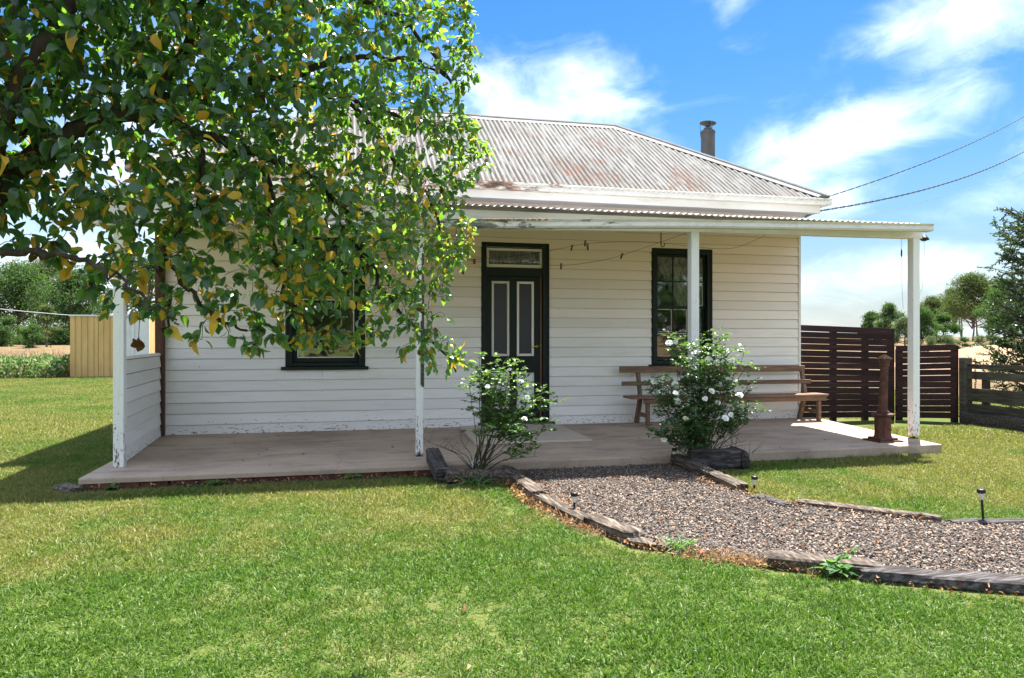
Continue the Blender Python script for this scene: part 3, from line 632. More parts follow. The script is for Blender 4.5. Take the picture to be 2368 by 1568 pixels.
# half-height boarded screen closing the left end of the verandah
mb = MB(); mb.add([(-2.17, 7.60, SLAB+.003), (-2.15, 7.60, SLAB+.003), (-2.30, 9.598, SLAB+.003), (-2.32, 9.598, SLAB+.003), (-2.17, 7.60, 1.135), (-2.15, 7.60, 1.135), (-2.30, 9.598, 1.135), (-2.32, 9.598, 1.135)], [(0, 3, 2, 1), (4, 5, 6, 7), (0, 1, 5, 4), (1, 2, 6, 5), (2, 3, 7, 6), (3, 0, 4, 7)]); scr = part('end_screen', mb, M['dark_in'], house)
for i in range(8):
    z = SLAB+.008+i*.1435; h = .155 if i < 7 else .03
    for sg in (1, -1):
        xc = -2.16+sg*.012; mb = MB(); vs = []
        for yy in (7.606, 9.598): xk = xc-.15*(yy-7.6)/2; vs += [(xk+sg*.026, yy, z), (xk+sg*.012, yy, z+min(h, .134)), (xk-sg*.003, yy, z+min(h, .134)), (xk-sg*.003, yy, z)]
        mb.add(vs, [(0, 1, 5, 4), (1, 2, 6, 5), (2, 3, 7, 6), (3, 0, 4, 7), (3, 2, 1, 0), (4, 5, 6, 7)]); part('weatherboard', mb, M['board_y'], scr)

# --- door
yd = YF-.03
mb = MB(); fw = .072
mb.box(D_X0, yd, .10, D_X0+fw, YF+.10, D_Z1); mb.box(D_X1-fw-.02, yd, .10, D_X1, YF+.10, D_Z1); mb.box(D_X0+fw, yd+.001, 2.605, D_X1-fw-.02, YF+.10, D_Z1-.001); mb.box(D_X0+fw, yd+.012, 2.205, D_X1-fw-.02, YF+.10, 2.318)
for sx in (D_X0+.01, D_X1-.03): mb.box(sx, yd-.012, .10, sx+.02, yd+.002, D_Z1-.01)
door = part('front_door', mb, M['green'], house, bevel=.004)
mb = MB(); lx0, lx1 = D_X0+fw+.003, 2.664; ly = YF+.03
PX = ((1.962, 2.219), (2.327, 2.578))
# stiles and rails of the leaf
mb.box(lx0, ly, .15, PX[0][0], ly+.04, 2.203); mb.box(PX[0][1], ly, .15, PX[1][0], ly+.04, 2.203); mb.box(PX[1][1], ly, .15, lx1, ly+.04, 2.203)
for a, b in PX:
    mb.box(a, ly+.001, 2.137, b, ly+.039, 2.202); mb.box(a, ly+.001, .84, b, ly+.039, 1.075); mb.box(a, ly+.001, .151, b, ly+.039, .33)
part('door_leaf', mb, M['green'], door)
for a, b in PX:
    mb = MB(); mw = .034
    for q in ((a+.001, 1.076, a+mw, 2.136), (b-mw, 1.076, b-.001, 2.136), (a+mw+.001, 2.136-mw, b-mw-.001, 2.135), (a+mw+.001, 1.077, b-mw-.001, 1.076+mw)): mb.box(q[0], ly-.010, q[1], q[2], ly+.02, q[3])
    part('panel_moulding', mb, M['cream'], door, bevel=.006)
    mb = MB(); mb.box(a+mw, ly+.012, 1.077+mw, b-mw, ly+.018, 2.135-mw); part('frosted_pane', mb, M['frost'], door)
    mb = MB(); mb.box(a+.001, ly+.006, .331, b-.001, ly+.03, .839); part('door_panel', mb, M['white_metal'], door)
    mb = MB()
    for q in ((a+.001, .332, a+.022, .838), (b-.022, .332, b-.001, .838), (a+.023, .816, b-.023, .837), (a+.023, .333, b-.023, .354)): mb.box(q[0], ly-.004, q[1], q[2], ly+.005, q[3])
    part('panel_moulding', mb, M['cream'], door)
mb = MB(); mb.box(2.668, ly-.012, .15, 2.690, ly+.04, 2.203); part('door_jamb', mb, M['rawwood'], door)
mb = MB(); mb.lathe((2.628, ly-.002, 1.214), [(.026, 0), (.026, .006), (.012, .008), (.011, .035)], 18, tilt=Matrix.Rotation(PI/2, 3, 'X'))
mb.tube([(2.628, ly-.036, 1.214), (2.60, ly-.04, 1.216), (2.565, ly-.04, 1.21), (2.53, ly-.036, 1.206)], [.009, .009, .008, .006], 8); part('door_handle', mb, M['brass'], door, smooth=True)
mb = MB(); mb.lathe((2.678, ly-.014, 1.228), [(.011, 0), (.011, .004), (.004, .01)], 12, tilt=Matrix.Rotation(PI/2, 3, 'X')); part('door_latch', mb, M['brass'], door)
mb = MB()
for q in ((1.886, 2.326, 1.922, 2.600), (2.688, 2.326, 2.696, 2.600), (2.66, 2.327, 2.688, 2.599), (1.923, 2.563, 2.659, 2.599), (1.923, 2.327, 2.659, 2.372)): mb.box(q[0], YF+.008, q[1], q[2], YF+.04, q[3])
part('transom_frame', mb, M['cream'], door, bevel=.003)
mb = MB(); mb.box(1.92, YF+.022, 2.37, 2.662, YF+.026, 2.565); part('transom_pane', mb, M['glass'], door)
mb = MB(); n = 60; vs = []
for i in range(n+1): x = 1.9+i*.79/n; vs += [(x, YF+.12+.012*math.sin(i*1.3)+.005*math.sin(i*.37), z) for z in (2.34, 2.6)]
mb.add(vs, [(2*i, 2*i+2, 2*i+3, 2*i+1) for i in range(n)]); part('curtain', mb, M['curtain'], door, smooth=True)
mb = MB(); mb.box(D_X0-.05, YF-.085, .101, D_X1+.07, YF+.10, .148); part('door_sill', mb, M['rail'], door, bevel=.006)

# --- windows
def window(x0, x1, z0, z1, fw, cols, rows, mid, glass_x, curtain):
    mb = MB(); yf = YF-.032
    mb.box(x0, yf, z0, x0+fw, YF+.10, z1); mb.box(x1-fw, yf, z0, x1, YF+.10, z1); mb.box(x0+fw, yf+.001, z1-fw, x1-fw, YF+.10, z1-.001); mb.box(x0+fw, yf+.012, z0+.001, x1-fw, YF+.10, z0+.05)
    for sx in (x0+.012, x1-.03): mb.box(sx, yf-.010, z0+.01, sx+.018, yf+.002, z1-.01)
    wn = part('window', mb, M['green'], house, bevel=.004)
    mb = MB(); mb.box(x0-.055, YF-.075, z0-.045, x1+.045, YF+.09, z0-.001); part('window_sill', mb, M['green'], wn, bevel=.006)
    ix0, ix1, iz0, iz1 = x0+fw+.002, x1-fw-.002, z0+.052, z1-fw-.003
    for sname, za, zb_, yy, c_, r_ in (('upper_sash', mid+.0, iz1, YF+.028, cols, rows), ('lower_sash', iz0, mid+.035, YF+.058, cols, rows)):
        mb = MB(); sw = .032 if cols > 1 else .055; t = .028
        a, b = ix0, ix1
        mb.box(a, yy, za, a+sw, yy+t, zb_); mb.box(b-sw, yy, za, b, yy+t, zb_); mb.box(a+sw, yy+.001, zb_-.035, b-sw, yy+t-.001, zb_-.001); mb.box(a+sw, yy+.001, za+.001, b-sw, yy+t-.001, za+(.035 if sname[0] == 'u' else .06))
        ga, gb, gz0, gz1 = a+sw, b-sw, za+(.035 if sname[0] == 'u' else .06), zb_-.035
        for c in range(1, cols): xx = ga+(gb-ga)*c/cols; mb.box(xx-.008, yy+.002, gz0, xx+.008, yy+t-.002, gz1)
        for r in range(1, rows): zz = gz0+(gz1-gz0)*r/rows; mb.box(ga, yy+.003, zz-.008, gb, yy+t-.003, zz+.008)
        part(sname, mb, M['green'], wn, bevel=.002)
        for c in range(cols):
            for r in range(rows):
                xa, xb = ga+(gb-ga)*c/cols, ga+(gb-ga)*(c+1)/cols; zc, zd = gz0+(gz1-gz0)*r/rows, gz0+(gz1-gz0)*(r+1)/rows
                mb = MB(); tl = random.uniform(-.0025, .0025); tz = random.uniform(-.002, .002); g = yy+.014
                mb.box(xa, g, zc, xb, g+.003, zd); mb.v = [(p[0], p[1]+(p[0]-xa)/(xb-xa)*tl+(p[2]-zc)/(zd-zc)*tz, p[2]) for p in mb.v]
                part('pane', mb, M['glass'], wn)
                if cols > 1 and (sname[0] == 'l' or c == 2):        # worn cream line where the old paint laps the glass
                    mb = MB(); e = .006
                    for q in ((xa+.009, zc+.009, xa+.009+e, zd-.009), (xb-.009-e, zc+.009, xb-.009, zd-.009), (xa+.016, zc+.009, xb-.016, zc+.009+e), (xa+.016, zd-.009-e, xb-.016, zd-.009)):
                        if random.random() < .62: mb.box(q[0], yy+.006, q[1], q[2], yy+.0128, q[3])
                    if mb.v: part('putty_line', mb, M['cream'], wn)
        if cols == 1:
            mb = MB(); e = .012
            for q in ((ga, gz0, ga+e, gz1), (gb-e, gz0, gb, gz1), (ga+e+.001, gz0, gb-e-.001, gz0+e)): mb.box(q[0], yy+.004, q[1], q[2], yy+.0125, q[3])
            part('putty_line', mb, M['cream'], wn)
    curtain(wn, ix0, ix1, iz0, iz1)
    return wn
def lace(wn, x0, x1, z0, z1):
    """lace gathered from the top left across to a tie at the right"""
    for side in (0,):
        mb = MB(); n, r = 70, 22; vs = []
        for j in range(r+1):
            f = j/r; z = z1+.02-(z1-z0)*.98*f
            tie = min(1, f/.62); left = x0+.02+(x1-x0)*(.66*tie**1.25) if f < .62 else x0+.02+(x1-x0)*(.66-.10*(f-.62)/.38)
            for i in range(n+1):
                q = i/n; x = left+(x1+.02-left)*q; amp = .018*(1-.3*tie); vs.append((x, YF+.115+amp*math.sin(q*44+f*2)+.01*math.sin(q*17), z))
        mb.add(vs, [(j*(n+1)+i, (j+1)*(n+1)+i, (j+1)*(n+1)+i+1, j*(n+1)+i+1) for j in range(r) for i in range(n)])
        part('lace_curtain', mb, M['curtain'], wn, smooth=True)
def side_drape(wn, x0, x1, z0, z1):
    mb = MB(); n = 16; vs = []
    for i in range(n+1): x = x0+.03+i*.11/n; vs += [(x, YF+.15+.012*math.sin(i*1.6), z) for z in (z0, z1)]
    mb.add(vs, [(2*i, 2*i+2, 2*i+3, 2*i+1) for i in range(n)]); part('curtain', mb, M['cream'], wn, smooth=True)
window(W_X0, W_X1, W_Z0, W_Z1, .085, 3, 2, 1.775, None, lace)
window(V_X0, V_X1, .955, W_Z1, .085, 1, 1, 1.80, None, side_drape)

# ------------------------------------------------------------------ bench on the verandah
t = thing('timber_bench', 'long brown timber bench with two back rails against the cottage wall', 'bench', (5.4, 9.45, SLAB))
def pl(name, p0, p1, w_, h, up=(0, 0, 1), parent=t, mat='bench', bv=.005):
    mb = MB(); mb.beam(p0, p1, w_, h, up); return mb.build(name, M[mat], parent, bevel=bv)
pl('back_rail', (3.79, 9.57, .882), (6.80, 9.57, .872), .03, .092); pl('back_rail', (3.80, 9.50, .682), (6.86, 9.50, .676), .03, .062)
pl('seat_plank', (3.82, 9.36, .497), (6.96, 9.36, .487), .30, .032); pl('seat_apron', (4.02, 9.245, .445), (6.94, 9.245, .437), .028, .066)
for x in (4.08, 6.76):
    pl('back_leg', (x, 9.64, SLAB), (x, 9.50, .48), .055, .07, (0, 1, 0)); pl('back_leg', (x, 9.50, .48), (x, 9.595, .90), .05, .06, (0, 1, 0))
for x in (4.10, 6.84): pl('front_leg', (x, 9.285, SLAB), (x, 9.285, .478), .05, .06, (0, 1, 0)); pl('stretcher', (x-.01, 9.30, .24), (x-.01, 9.60, .24), .03, .06)

# ------------------------------------------------------------------ rusty cast-iron column
px_, py_ = 6.22, 7.26
t = thing('cast_iron_column', 'rusty brown cast iron column with a pointed cap on the verandah corner', 'column', (px_, py_, SLAB))
mb = MB(); mb.box(px_-.165, py_-.15, SLAB, px_+.165, py_+.15, SLAB+.018); mb.box(px_-.12, py_-.11, SLAB+.018, px_+.12, py_+.11, SLAB+.045); mb.build('base_plate', M['rust'], t, bevel=.004)
mb = MB(); mb.lathe((px_, py_, SLAB+.04), [(.112, 0), (.098, .03), (.094, .08), (.097, .26)], 8, ph=PI/8); blk = mb.build('pedestal', M['rust'], t, bevel=.006)
mb = MB()
for q in range(3): mb.lathe((px_-.03+.03*q, py_-.096, SLAB+.2-.03*q), [(.011, 0), (.011, .006)], 8, tilt=Matrix.Rotation(PI/2, 3, 'X'))
mb.build('bolt', M['rust'], blk)
mb = MB(); mb.lathe((px_, py_, SLAB+.30), [(.125, 0), (.132, .008), (.132, .024), (.11, .032)], 8, ph=PI/8); mb.build('flange', M['rust'], t)
mb = MB(); tl = Matrix.Rotation(math.radians(2.2), 3, 'Y')
mb.lathe((px_, py_, SLAB+.33), [(.07, 0), (.072, .02), (.058, .032), (.05, .05), (.047, .3), (.044, .55), (.05, .56), (.056, .575), (.05, .59), (.052, .60), (.062, .615), (.064, .64)], 20, tilt=tl); mb.build('shaft', M['rust'], t, smooth=False)
mb = MB(); mb.lathe((px_+.025, py_, SLAB+.97), [(.062, 0), (.088, .008), (.088, .016), (.01, .062)], 4, ph=PI/4, tilt=Matrix.Scale(1.0, 3)); mb.build('pyramid_cap', M['rustlight'], t)

# ------------------------------------------------------------------ clothes lines and pegs, hook, hanging wires, lamp
def wire(name, label, cat, pts, r, mat='wire', smooth=True, group=None):
    pts = [Vector(p) for p in pts]; out = []
    for i in range(len(pts)-1):
        p0 = pts[max(i-1, 0)]; p1, p2 = pts[i], pts[i+1]; p3 = pts[min(i+2, len(pts)-1)]
        for k in range(6):
            u = k/6; out.append(.5*((2*p1)+(-p0+p2)*u+(2*p0-5*p1+4*p2-p3)*u*u+(-p0+3*p1-3*p2+p3)*u**3))
    out.append(pts[-1]); mb = MB(); mb.tube(out, r, 5); o = mb.build(name, M[mat], org=tuple(pts[0]), smooth=True); return tag(o, label, cat, group)
wire('clothes_line', 'upper sagging clothes line strung under the verandah roof past the door', 'clothes line', [(.2, 8.4, 2.36), (1.284, 8.4, 2.27), (2.0, 8.4, 2.33), (2.412, 8.4, 2.402), (2.9, 8.4, 2.505), (3.4, 8.4, 2.543), (3.845, 8.4, 2.547), (4.63, 8.4, 2.493), (5.0, 8.4, 2.53), (5.4, 8.4, 2.70)], .0022)
wire('clothes_line', 'lower clothes line rising from above the door to the middle post', 'clothes line', [(.2, 8.2, 2.33), (1.25, 8.2, 2.243), (1.9, 8.2, 2.208), (2.5, 8.2, 2.205), (2.85, 8.2, 2.247), (3.28, 8.2, 2.348), (4.17, 8.2, 2.66)], .0022)
def peg(x, y, z, tilt, label, s=1):
    mb = MB(); R_ = Matrix.Rotation(tilt, 3, 'Y')
    for sx in (-.006, .006):
        b = MB(); b.beam(R_ @ Vector((sx*1.4, 0, .03)), R_ @ Vector((sx*.7, 0, -.045*s)), .008, .010, (0, 1, 0)); mb.add(b.v, b.f)
    mb.v = [(a+x, b+y, c+z) for a, b, c in mb.v]
    tag(mb.build('clothes_peg', M['rust'], org=(x, y, z)), label, 'clothes peg', 'pegs left on the clothes lines')
peg(2.70, 8.4, 2.455, .2, 'single brown peg on the upper clothes line, first right of the door'); peg(2.875, 8.4, 2.515, .15, 'upright peg on the upper clothes line touching a leaning peg'); peg(2.905, 8.4, 2.475, -.1, 'fat hanging peg on the upper line, lower of the touching pair', 1.2)
peg(3.28, 8.2, 2.345, .35, 'tilted peg on the lower clothes line where it climbs to the post'); peg(2.50, 8.2, 2.20, .05, 'peg on the lower clothes line just right of the door frame')
mb = MB(); mb.box(1.69, YF-.045, 2.36, 1.722, YF-.025, 2.43); tag(mb.build('bell_block', M['rawwood'], org=(1.7, YF, 2.36)), 'small brown wooden block fixed to the boards left of the door', 'bell push')
mb = MB(); mb.tube([(4.17, 9.0, 2.84), (4.17, 9.0, 2.60), (4.185, 9.0, 2.58), (4.215, 9.0, 2.59), (4.225, 9.0, 2.63)], .007, 6); tag(mb.build('ceiling_hook', M['rust'], org=(4.17, 9, 2.84)), 'bent rusty hook hanging down above the right window', 'hook')
wire('hanging_wire', 'thin wire with a black clip hanging from the beam left of the end post', 'wire', [(6.598, 7.39, 2.545), (6.60, 7.39, 2.3), (6.605, 7.39, 2.0), (6.625, 7.39, 1.684)], .0018, 'greywire')
mb = MB(); mb.lathe((6.60, 7.39, 2.32), [(.003, 0), (.009, .02), (.009, .07), (.003, .1)], 8); tag(mb.build('wire_clip', M['black'], org=(6.6, 7.39, 2.32)), 'small black clip on the thin wire by the end post', 'clip')
wire('hanging_wire', 'thin loose wire hanging from the lamp outside the end post', 'wire', [(6.985, 7.45, 2.53), (6.985, 7.45, 2.3), (6.95, 7.45, 2.1), (6.955, 7.45, 1.95), (6.86, 7.45, 1.80)], .0018, 'greywire')
mb = MB(); mb.beam((6.865, 7.42, 2.57), (6.92, 7.42, 2.57), .05, .05); mb.lathe((6.95, 7.42, 2.555), [(.012, .06), (.06, .01), (.064, 0), (.05, .0), (.03, -.02)], 10, tilt=Matrix.Rotation(math.radians(12), 3, 'Y'))
tag(mb.build('eave_lamp', M['black'], org=(6.9, 7.42, 2.57)), 'small dark lamp fixed to the right end of the verandah beam', 'lamp')
wire('cable_loop', 'black cable looping below the beam beside the cottage corner', 'cable', [(6.75, 9.2, 2.95), (6.80, 9.0, 2.84), (6.95, 8.9, 2.80), (7.05, 8.8, 2.84), (7.08, 8.7, 2.88)], .008)
# service lines from the gable corner to a pole beyond the frame
mb = MB(); mb.tube([(6.84, 9.62, 3.19), (6.90, 9.56, 3.235), (7.02, 9.45, 3.275)], [.018, .024, .016], 8); mb.lathe((6.99, 9.47, 3.23), [(.01, 0), (.01, .06)], 6)
tag(mb.build('line_clamp', M['greywire'], org=(6.9, 9.6, 3.2)), 'grey anchor clamp holding the power cable at the eave corner', 'clamp')
def span(name, label, p0, p1, sag, r, mat='wire', twist=False):
    p0, p1 = Vector(p0), Vector(p1); n = 260 if twist else 40; mb = MB(); pts = []
    for i in range(n+1): u = i/n; pts.append(p0.lerp(p1, u)-Vector((0, 0, sag*4*u*(1-u))))
    if twist:
        for ph in (0, PI):
            mb.tube([p+Vector((0, math.cos(i*.8+ph), math.sin(i*.8+ph)))*r*.8 for i, p in enumerate(pts)], r*.75, 4)
    else: mb.tube(pts, r, 5)
    tag(mb.build(name, M[mat], org=tuple(p0), smooth=True), label, 'power line', 'overhead lines to the cottage')
def far_pt(px, py, d): return W((px-1183.5)/1640*d, CAM_H+(787-py)/1640*d, d)
span('power_cable', 'thick twisted black power cable from the eave corner up to the right', (7.02, 9.45, 3.275), tuple(far_pt(2480, 275, 24)), .45, .011, twist=True)
span('power_cable', 'dashed looking thin cable from the roof corner to upper right', (7.0, 9.4, 3.45), tuple(far_pt(2480, 195, 24)), .30, .008, twist=True)
span('power_wire', 'faint highest wire crossing the sky from the flue to upper right', tuple(far_pt(1640, 392, 38)), tuple(far_pt(2600, -60, 38)), .2, .0055, 'greywire')
span('power_wire', 'faint second wire crossing the sky from the hip to the right', tuple(far_pt(1700, 405, 38)), tuple(far_pt(2600, 25, 38)), .3, .0055, 'greywire')
span('power_wire', 'faint low wire rising from above the verandah to the right', tuple(far_pt(1900, 525, 38)), tuple(far_pt(2600, 330, 38)), .2, .005, 'greywire')
span('power_wire', 'grey wire crossing the trees to the tan shed on the left', tuple(far_pt(-200, 690, 27)), tuple(far_pt(165, 729, 27)), .05, .012, 'white_metal')

# ------------------------------------------------------------------ slatted side fence
def slat_panel(label, p0, p1, zt0, zt1, n, pitch, posts):
    t = thing('slat_fence', label, 'fence', (p0[0], p0[1], 0), 'dark slatted fence beside the cottage')
    p0, p1 = Vector((*p0, 0)), Vector((*p1, 0)); d = (p1-p0).normalized(); nn = Vector((-d.y, d.x, 0))
    for i in range(n):
        j0, j1 = random.uniform(-.004, .004), random.uniform(-.006, .006); gap = random.choice([.004, .006, .008, .010, .002])
        e0 = random.uniform(0, .02); z0, z1 = zt0-i*pitch-.048+j0, zt1-i*pitch*(1 if zt1 > zt0 else .985)-.048+j1
        mb = MB(); mb.beam(p0+d*e0+Vector((0, 0, z0)), p1-d*random.uniform(0, .03)+Vector((0, 0, z1)), .020, pitch-gap); mb.build('slat', M['fence'], t)
    for f, hh in posts:
        p = p0.lerp(p1, f)+nn*.045; mb = MB(); mb.box(p.x-.045, p.y-.032, -.05, p.x+.045, p.y+.032, hh); mb.build('post', M['fence'], t)
    return t
slat_panel('tall dark slatted fence panel joined to the cottage wall', (6.87, 9.93), (8.70, 9.90), 1.545, 1.495, 15, .0985, ((.03, 1.5), (.40, 1.45), (.72, 1.42), (.985, 1.46)))
slat_panel('lower dark slatted fence panel between tall panel and grey post', (8.715, 9.885), (9.40, 9.36), 1.205, 1.235, 12, .0975, ((.06, 1.15), (.96, 1.22)))
# post and rail fence running towards the viewer
t = thing('post_and_rail_fence', 'weathered grey post and rail paddock fence at the right edge', 'fence', (9.5, 9.3, 0))
for y, hh in ((9.30, 1.03), (6.6, 1.0)):
    mb = MB(); pr = [(-.075, -.06, 0), (.07, -.065, 0), (.075, .06, 0), (-.07, .065, 0)]; mb.prism(pr, [(9.50, y, -.05), (9.495, y, .5), (9.49, y, hh)]); mb.build('fence_post', M['rail'], t, bevel=.01)
mb = MB(); mb.prism([(-.035, -.045, 0), (.04, -.04, 0), (.04, .04, 0), (-.04, .04, 0)], [(9.62, 9.05, 0), (9.62, 9.05, .7)]); mb.build('fence_post', M['rail'], t)
for z, h, a in ((.895, .075, 'a'), (.755, .12, 'b'), (.45, .20, 'c'), (.20, .22, 'd')):
    mb = MB(); n = 9; pr = lambda s, k: None; axis = []; vs = []
    for i in range(n):
        y = 9.26-i*.4; dz = .012*noise.noise(Vector((y*1.3, z*9, 1))); hh = h*(1+.12*noise.noise(Vector((y*2, z*5, 7))))
        vs += [(9.47, y, z-hh/2+dz), (9.53, y, z-hh/2+dz), (9.53, y, z+hh/2+dz), (9.47, y, z+hh/2+dz)]
    mb.add(vs, [(i*4+k, i*4+(k+1) % 4, (i+1)*4+(k+1) % 4, (i+1)*4+k) for i in range(n-1) for k in range(4)]+[(0, 3, 2, 1), tuple(n*4-4+q for q in range(4))]); mb.build('rail', M['rail'], t)
# chain looped over the upper rail
t = thing('chain', 'rusty chain hanging over the top fence rail near the post', 'chain', (9.44, 9.08, .98))
for i in range(13):
    mb = MB(); c = Vector((9.452+.006*math.sin(i), 9.08+.004*math.sin(i*2.2), .965-i*.037)); a = Vector((1, 0, 0)) if i % 2 else Vector((0, 1, 0))
    mb.tube([c+a*.012*math.cos(q*PI/4)+Vector((0, 0, .025*math.sin(q*PI/4))) for q in range(9)], .0045, 5, cap=False); mb.build('link', M['rust'], t)
# sleeper retaining edge under the fence
def sleeper(name, p0, p1, w_, h, mat, label, cat='sleeper', group=None, seed=0, taper=0., rough=1.0, z0=None, n=None, parent=None):
    """an old split sleeper: an uneven section swept along its length with grooves, checks and broken ends"""
    p0, p1 = Vector(p0), Vector(p1); Ld = (p1-p0).length; d = (p1-p0).normalized(); a = d.cross(Vector((0, 0, 1))).normalized(); u = a.cross(d)
    n = n or max(8, int(Ld/.05)); m = 22; vs = []
    for i in range(n+1):
        s = i/n; e = (1-abs(2*s-1)**14*.12)
        for k in range(m):
            t = 2*PI*k/m; ct, st = math.cos(t), math.sin(t); q = (abs(ct)**5+abs(st)**5)**(-.2)
            groove = noise.noise(Vector((k*1.9+seed*13, s*Ld*1.1, seed)))*.16+noise.noise(Vector((k*4.1, s*Ld*3.0, seed+5)))*.10
            lump = noise.noise(Vector((ct*.8+seed, st*.8, s*Ld*2.2)))*.14
            r = q*e*(1+(groove+lump)*rough)*(1-taper*s)
            endj = (noise.noise(Vector((k*.9, seed, s*3)))*.05*rough if i in (0, n) else 0)
            vs.append(p0+d*(s*Ld+endj)+a*(ct*r*w_/2)+u*(st*r*h/2))
    fs = [(i*m+k, i*m+(k+1) % m, (i+1)*m+(k+1) % m, (i+1)*m+k) for i in range(n) for k in range(m)]+[tuple(range(m-1, -1, -1)), tuple(range(n*m, n*m+m))]
    mb = MB(); mb.add(vs, fs); o = mb.build(name, M[mat], org=tuple((p0+p1)/2), smooth=False); return tag(o, label, cat, group)
G_ = 'old timber sleepers edging the path and rose beds'
sleeper('sleeper', (9.36, 9.22, .06), (9.36, 6.4, .06), .16, .24, 'sleeper_dark', 'dark sleeper along the ground under the paddock fence', group=G_, seed=1)
sleeper('sleeper', (1.52, 6.80, .035), (1.50, 5.55, .045), .12, .085, 'sleeper', 'long grey sleeper along the left path edge nearest the verandah', group=G_, seed=2)
sleeper('sleeper', (1.50, 5.50, .03), (1.64, 4.72, .025), .12, .08, 'sleeper', 'worn brown sleeper beside the front solar light, half sunk in leaves', group=G_, seed=3, rough=1.2)
sleeper('sleeper', (1.66, 4.74, .04), (1.79, 4.22, .045), .12, .085, 'sleeper', 'bleached cracked short sleeper on the bend of the path', group=G_, seed=4, rough=1.6)
sleeper('sleeper', (1.76, 4.22, .02), (1.93, 4.06, .02), .12, .07, 'sleeper', 'small pale broken sleeper end left of the grass tuft', group=G_, seed=5, taper=.5, rough=1.6)
sleeper('sleeper', (2.37, 3.66, .03), (2.84, 3.34, .035), .13, .09, 'sleeper', 'cracked sleeper behind the leafy green weed in the foreground', group=G_, seed=6, rough=1.6)
sleeper('sleeper', (2.72, 3.34, .02), (3.72, 2.82, .03), .13, .085, 'sleeper_dark', 'knotty dark log sleeper at the near right path edge', group=G_, seed=7, rough=1.5)
sleeper('sleeper', (3.34, 6.86, .075), (3.27, 5.45, .035), .13, .09, 'sleeper', 'long sleeper on the right path edge, dark end against the verandah', group=G_, seed=8)
sleeper('sleeper', (3.285, 5.22, .01), (3.30, 4.86, .01), .10, .06, 'sleeper_dark', 'short low dark sleeper just past the right path light', group=G_, seed=9)
sleeper('sleeper', (3.45, 4.95, .015), (4.10, 4.22, .02), .10, .075, 'sleeper', 'pale straight sleeper between the gravel bend and right lawn', group=G_, seed=10, rough=.8)
sleeper('sleeper', (4.14, 4.18, .005), (5.6, 3.88, .005), .10, .06, 'sleeper_dark', 'thin low sleeper beneath the tilted light at the right', group=G_, seed=11, rough=.8)
sleeper('sleeper', (.80, 6.96, .18), (.84, 6.46, .075), .13, .145, 'sleeper_dark', 'black stub of sleeper sloping off the verandah left of the rose', group=G_, seed=12, rough=1.2)
sleeper('sleeper', (.87, 6.42, .06), (1.47, 6.36, .055), .14, .12, 'sleeper', 'grey weathered log lying in front of the smaller rose', 'log', group=G_, seed=13, taper=.2, rough=1.5)
sleeper('sleeper', (3.36, 6.58, .10), (3.86, 6.50, .10), .15, .215, 'sleeper_dark', 'thick grooved sleeper in front of the larger rose', group=G_, seed=14, rough=1.3)
sleeper('sleeper', (3.93, 6.80, .085), (3.92, 6.46, .085), .10, .19, 'sleeper_dark', 'charred upright sleeper end right of the larger rose', group=G_, seed=15, rough=1.1)
sleeper('stump', (-2.46, 6.98, .0), (-2.27, 6.74, .01), .15, .10, 'sleeper', 'crumbling grey timber stub at the left corner of the slab', 'stump', seed=16, taper=.3, rough=1.8)

# ------------------------------------------------------------------ solar path lights
def solar(loc, tilt, az_, h, label, short=False):
    t = thing('solar_light', label, 'garden light', loc, 'solar lights along the gravel path'); R_ = Matrix.Rotation(az_, 3, 'Z') @ Matrix.Rotation(tilt, 3, 'X')
    def lp(name, prof, mat, z, n=14):
        mb = MB(); mb.lathe((0, 0, 0), [(r, q+z) for r, q in prof], n); mb.v = [tuple(R_ @ Vector(p)+Vector(loc)) for p in mb.v]; return mb.build(name, M[mat], t, smooth=False)
    lp('stake', [(.004, -.06), (.0085, -.01), (.0085, h-.075)], 'black', 0, 8); lp('lens', [(.014, 0), (.021, .045)], 'lens', h-.075)
    lp('cap', [(.022, 0), (.027, .002), (.027, .028), (.020, .032)], 'black', h-.03)
    return t
solar((1.624, 4.99, 0), .06, -.5, .185, 'black solar light leaning over the left edge of the gravel path')
solar((3.43, 5.52, 0), .02, 0, .125, 'short solar light at the right edge of the path near the roses'); solar((4.40, 4.16, 0), .07, -1.8, .245, 'tall tilted solar light standing in the right lawn edge')
solar((3.30, 6.80, .02), .0, 0, .16, 'dark solar light in the shade between path and larger rose')
solar((1.475, 6.33, .03), PI/2-.2, 1.2, .10, 'fallen solar light lying at the end of the grey log')
mb = MB(); mb.lathe((1.205, 6.76, .10), [(.045, 0), (.05, .006), (.04, .012)], 18, tilt=Matrix.Rotation(math.radians(70), 3, 'X')); tag(mb.build('white_lid', M['white_metal'], org=(1.2, 6.76, .1)), 'round white lid caught among the stems of the smaller rose', 'lid')

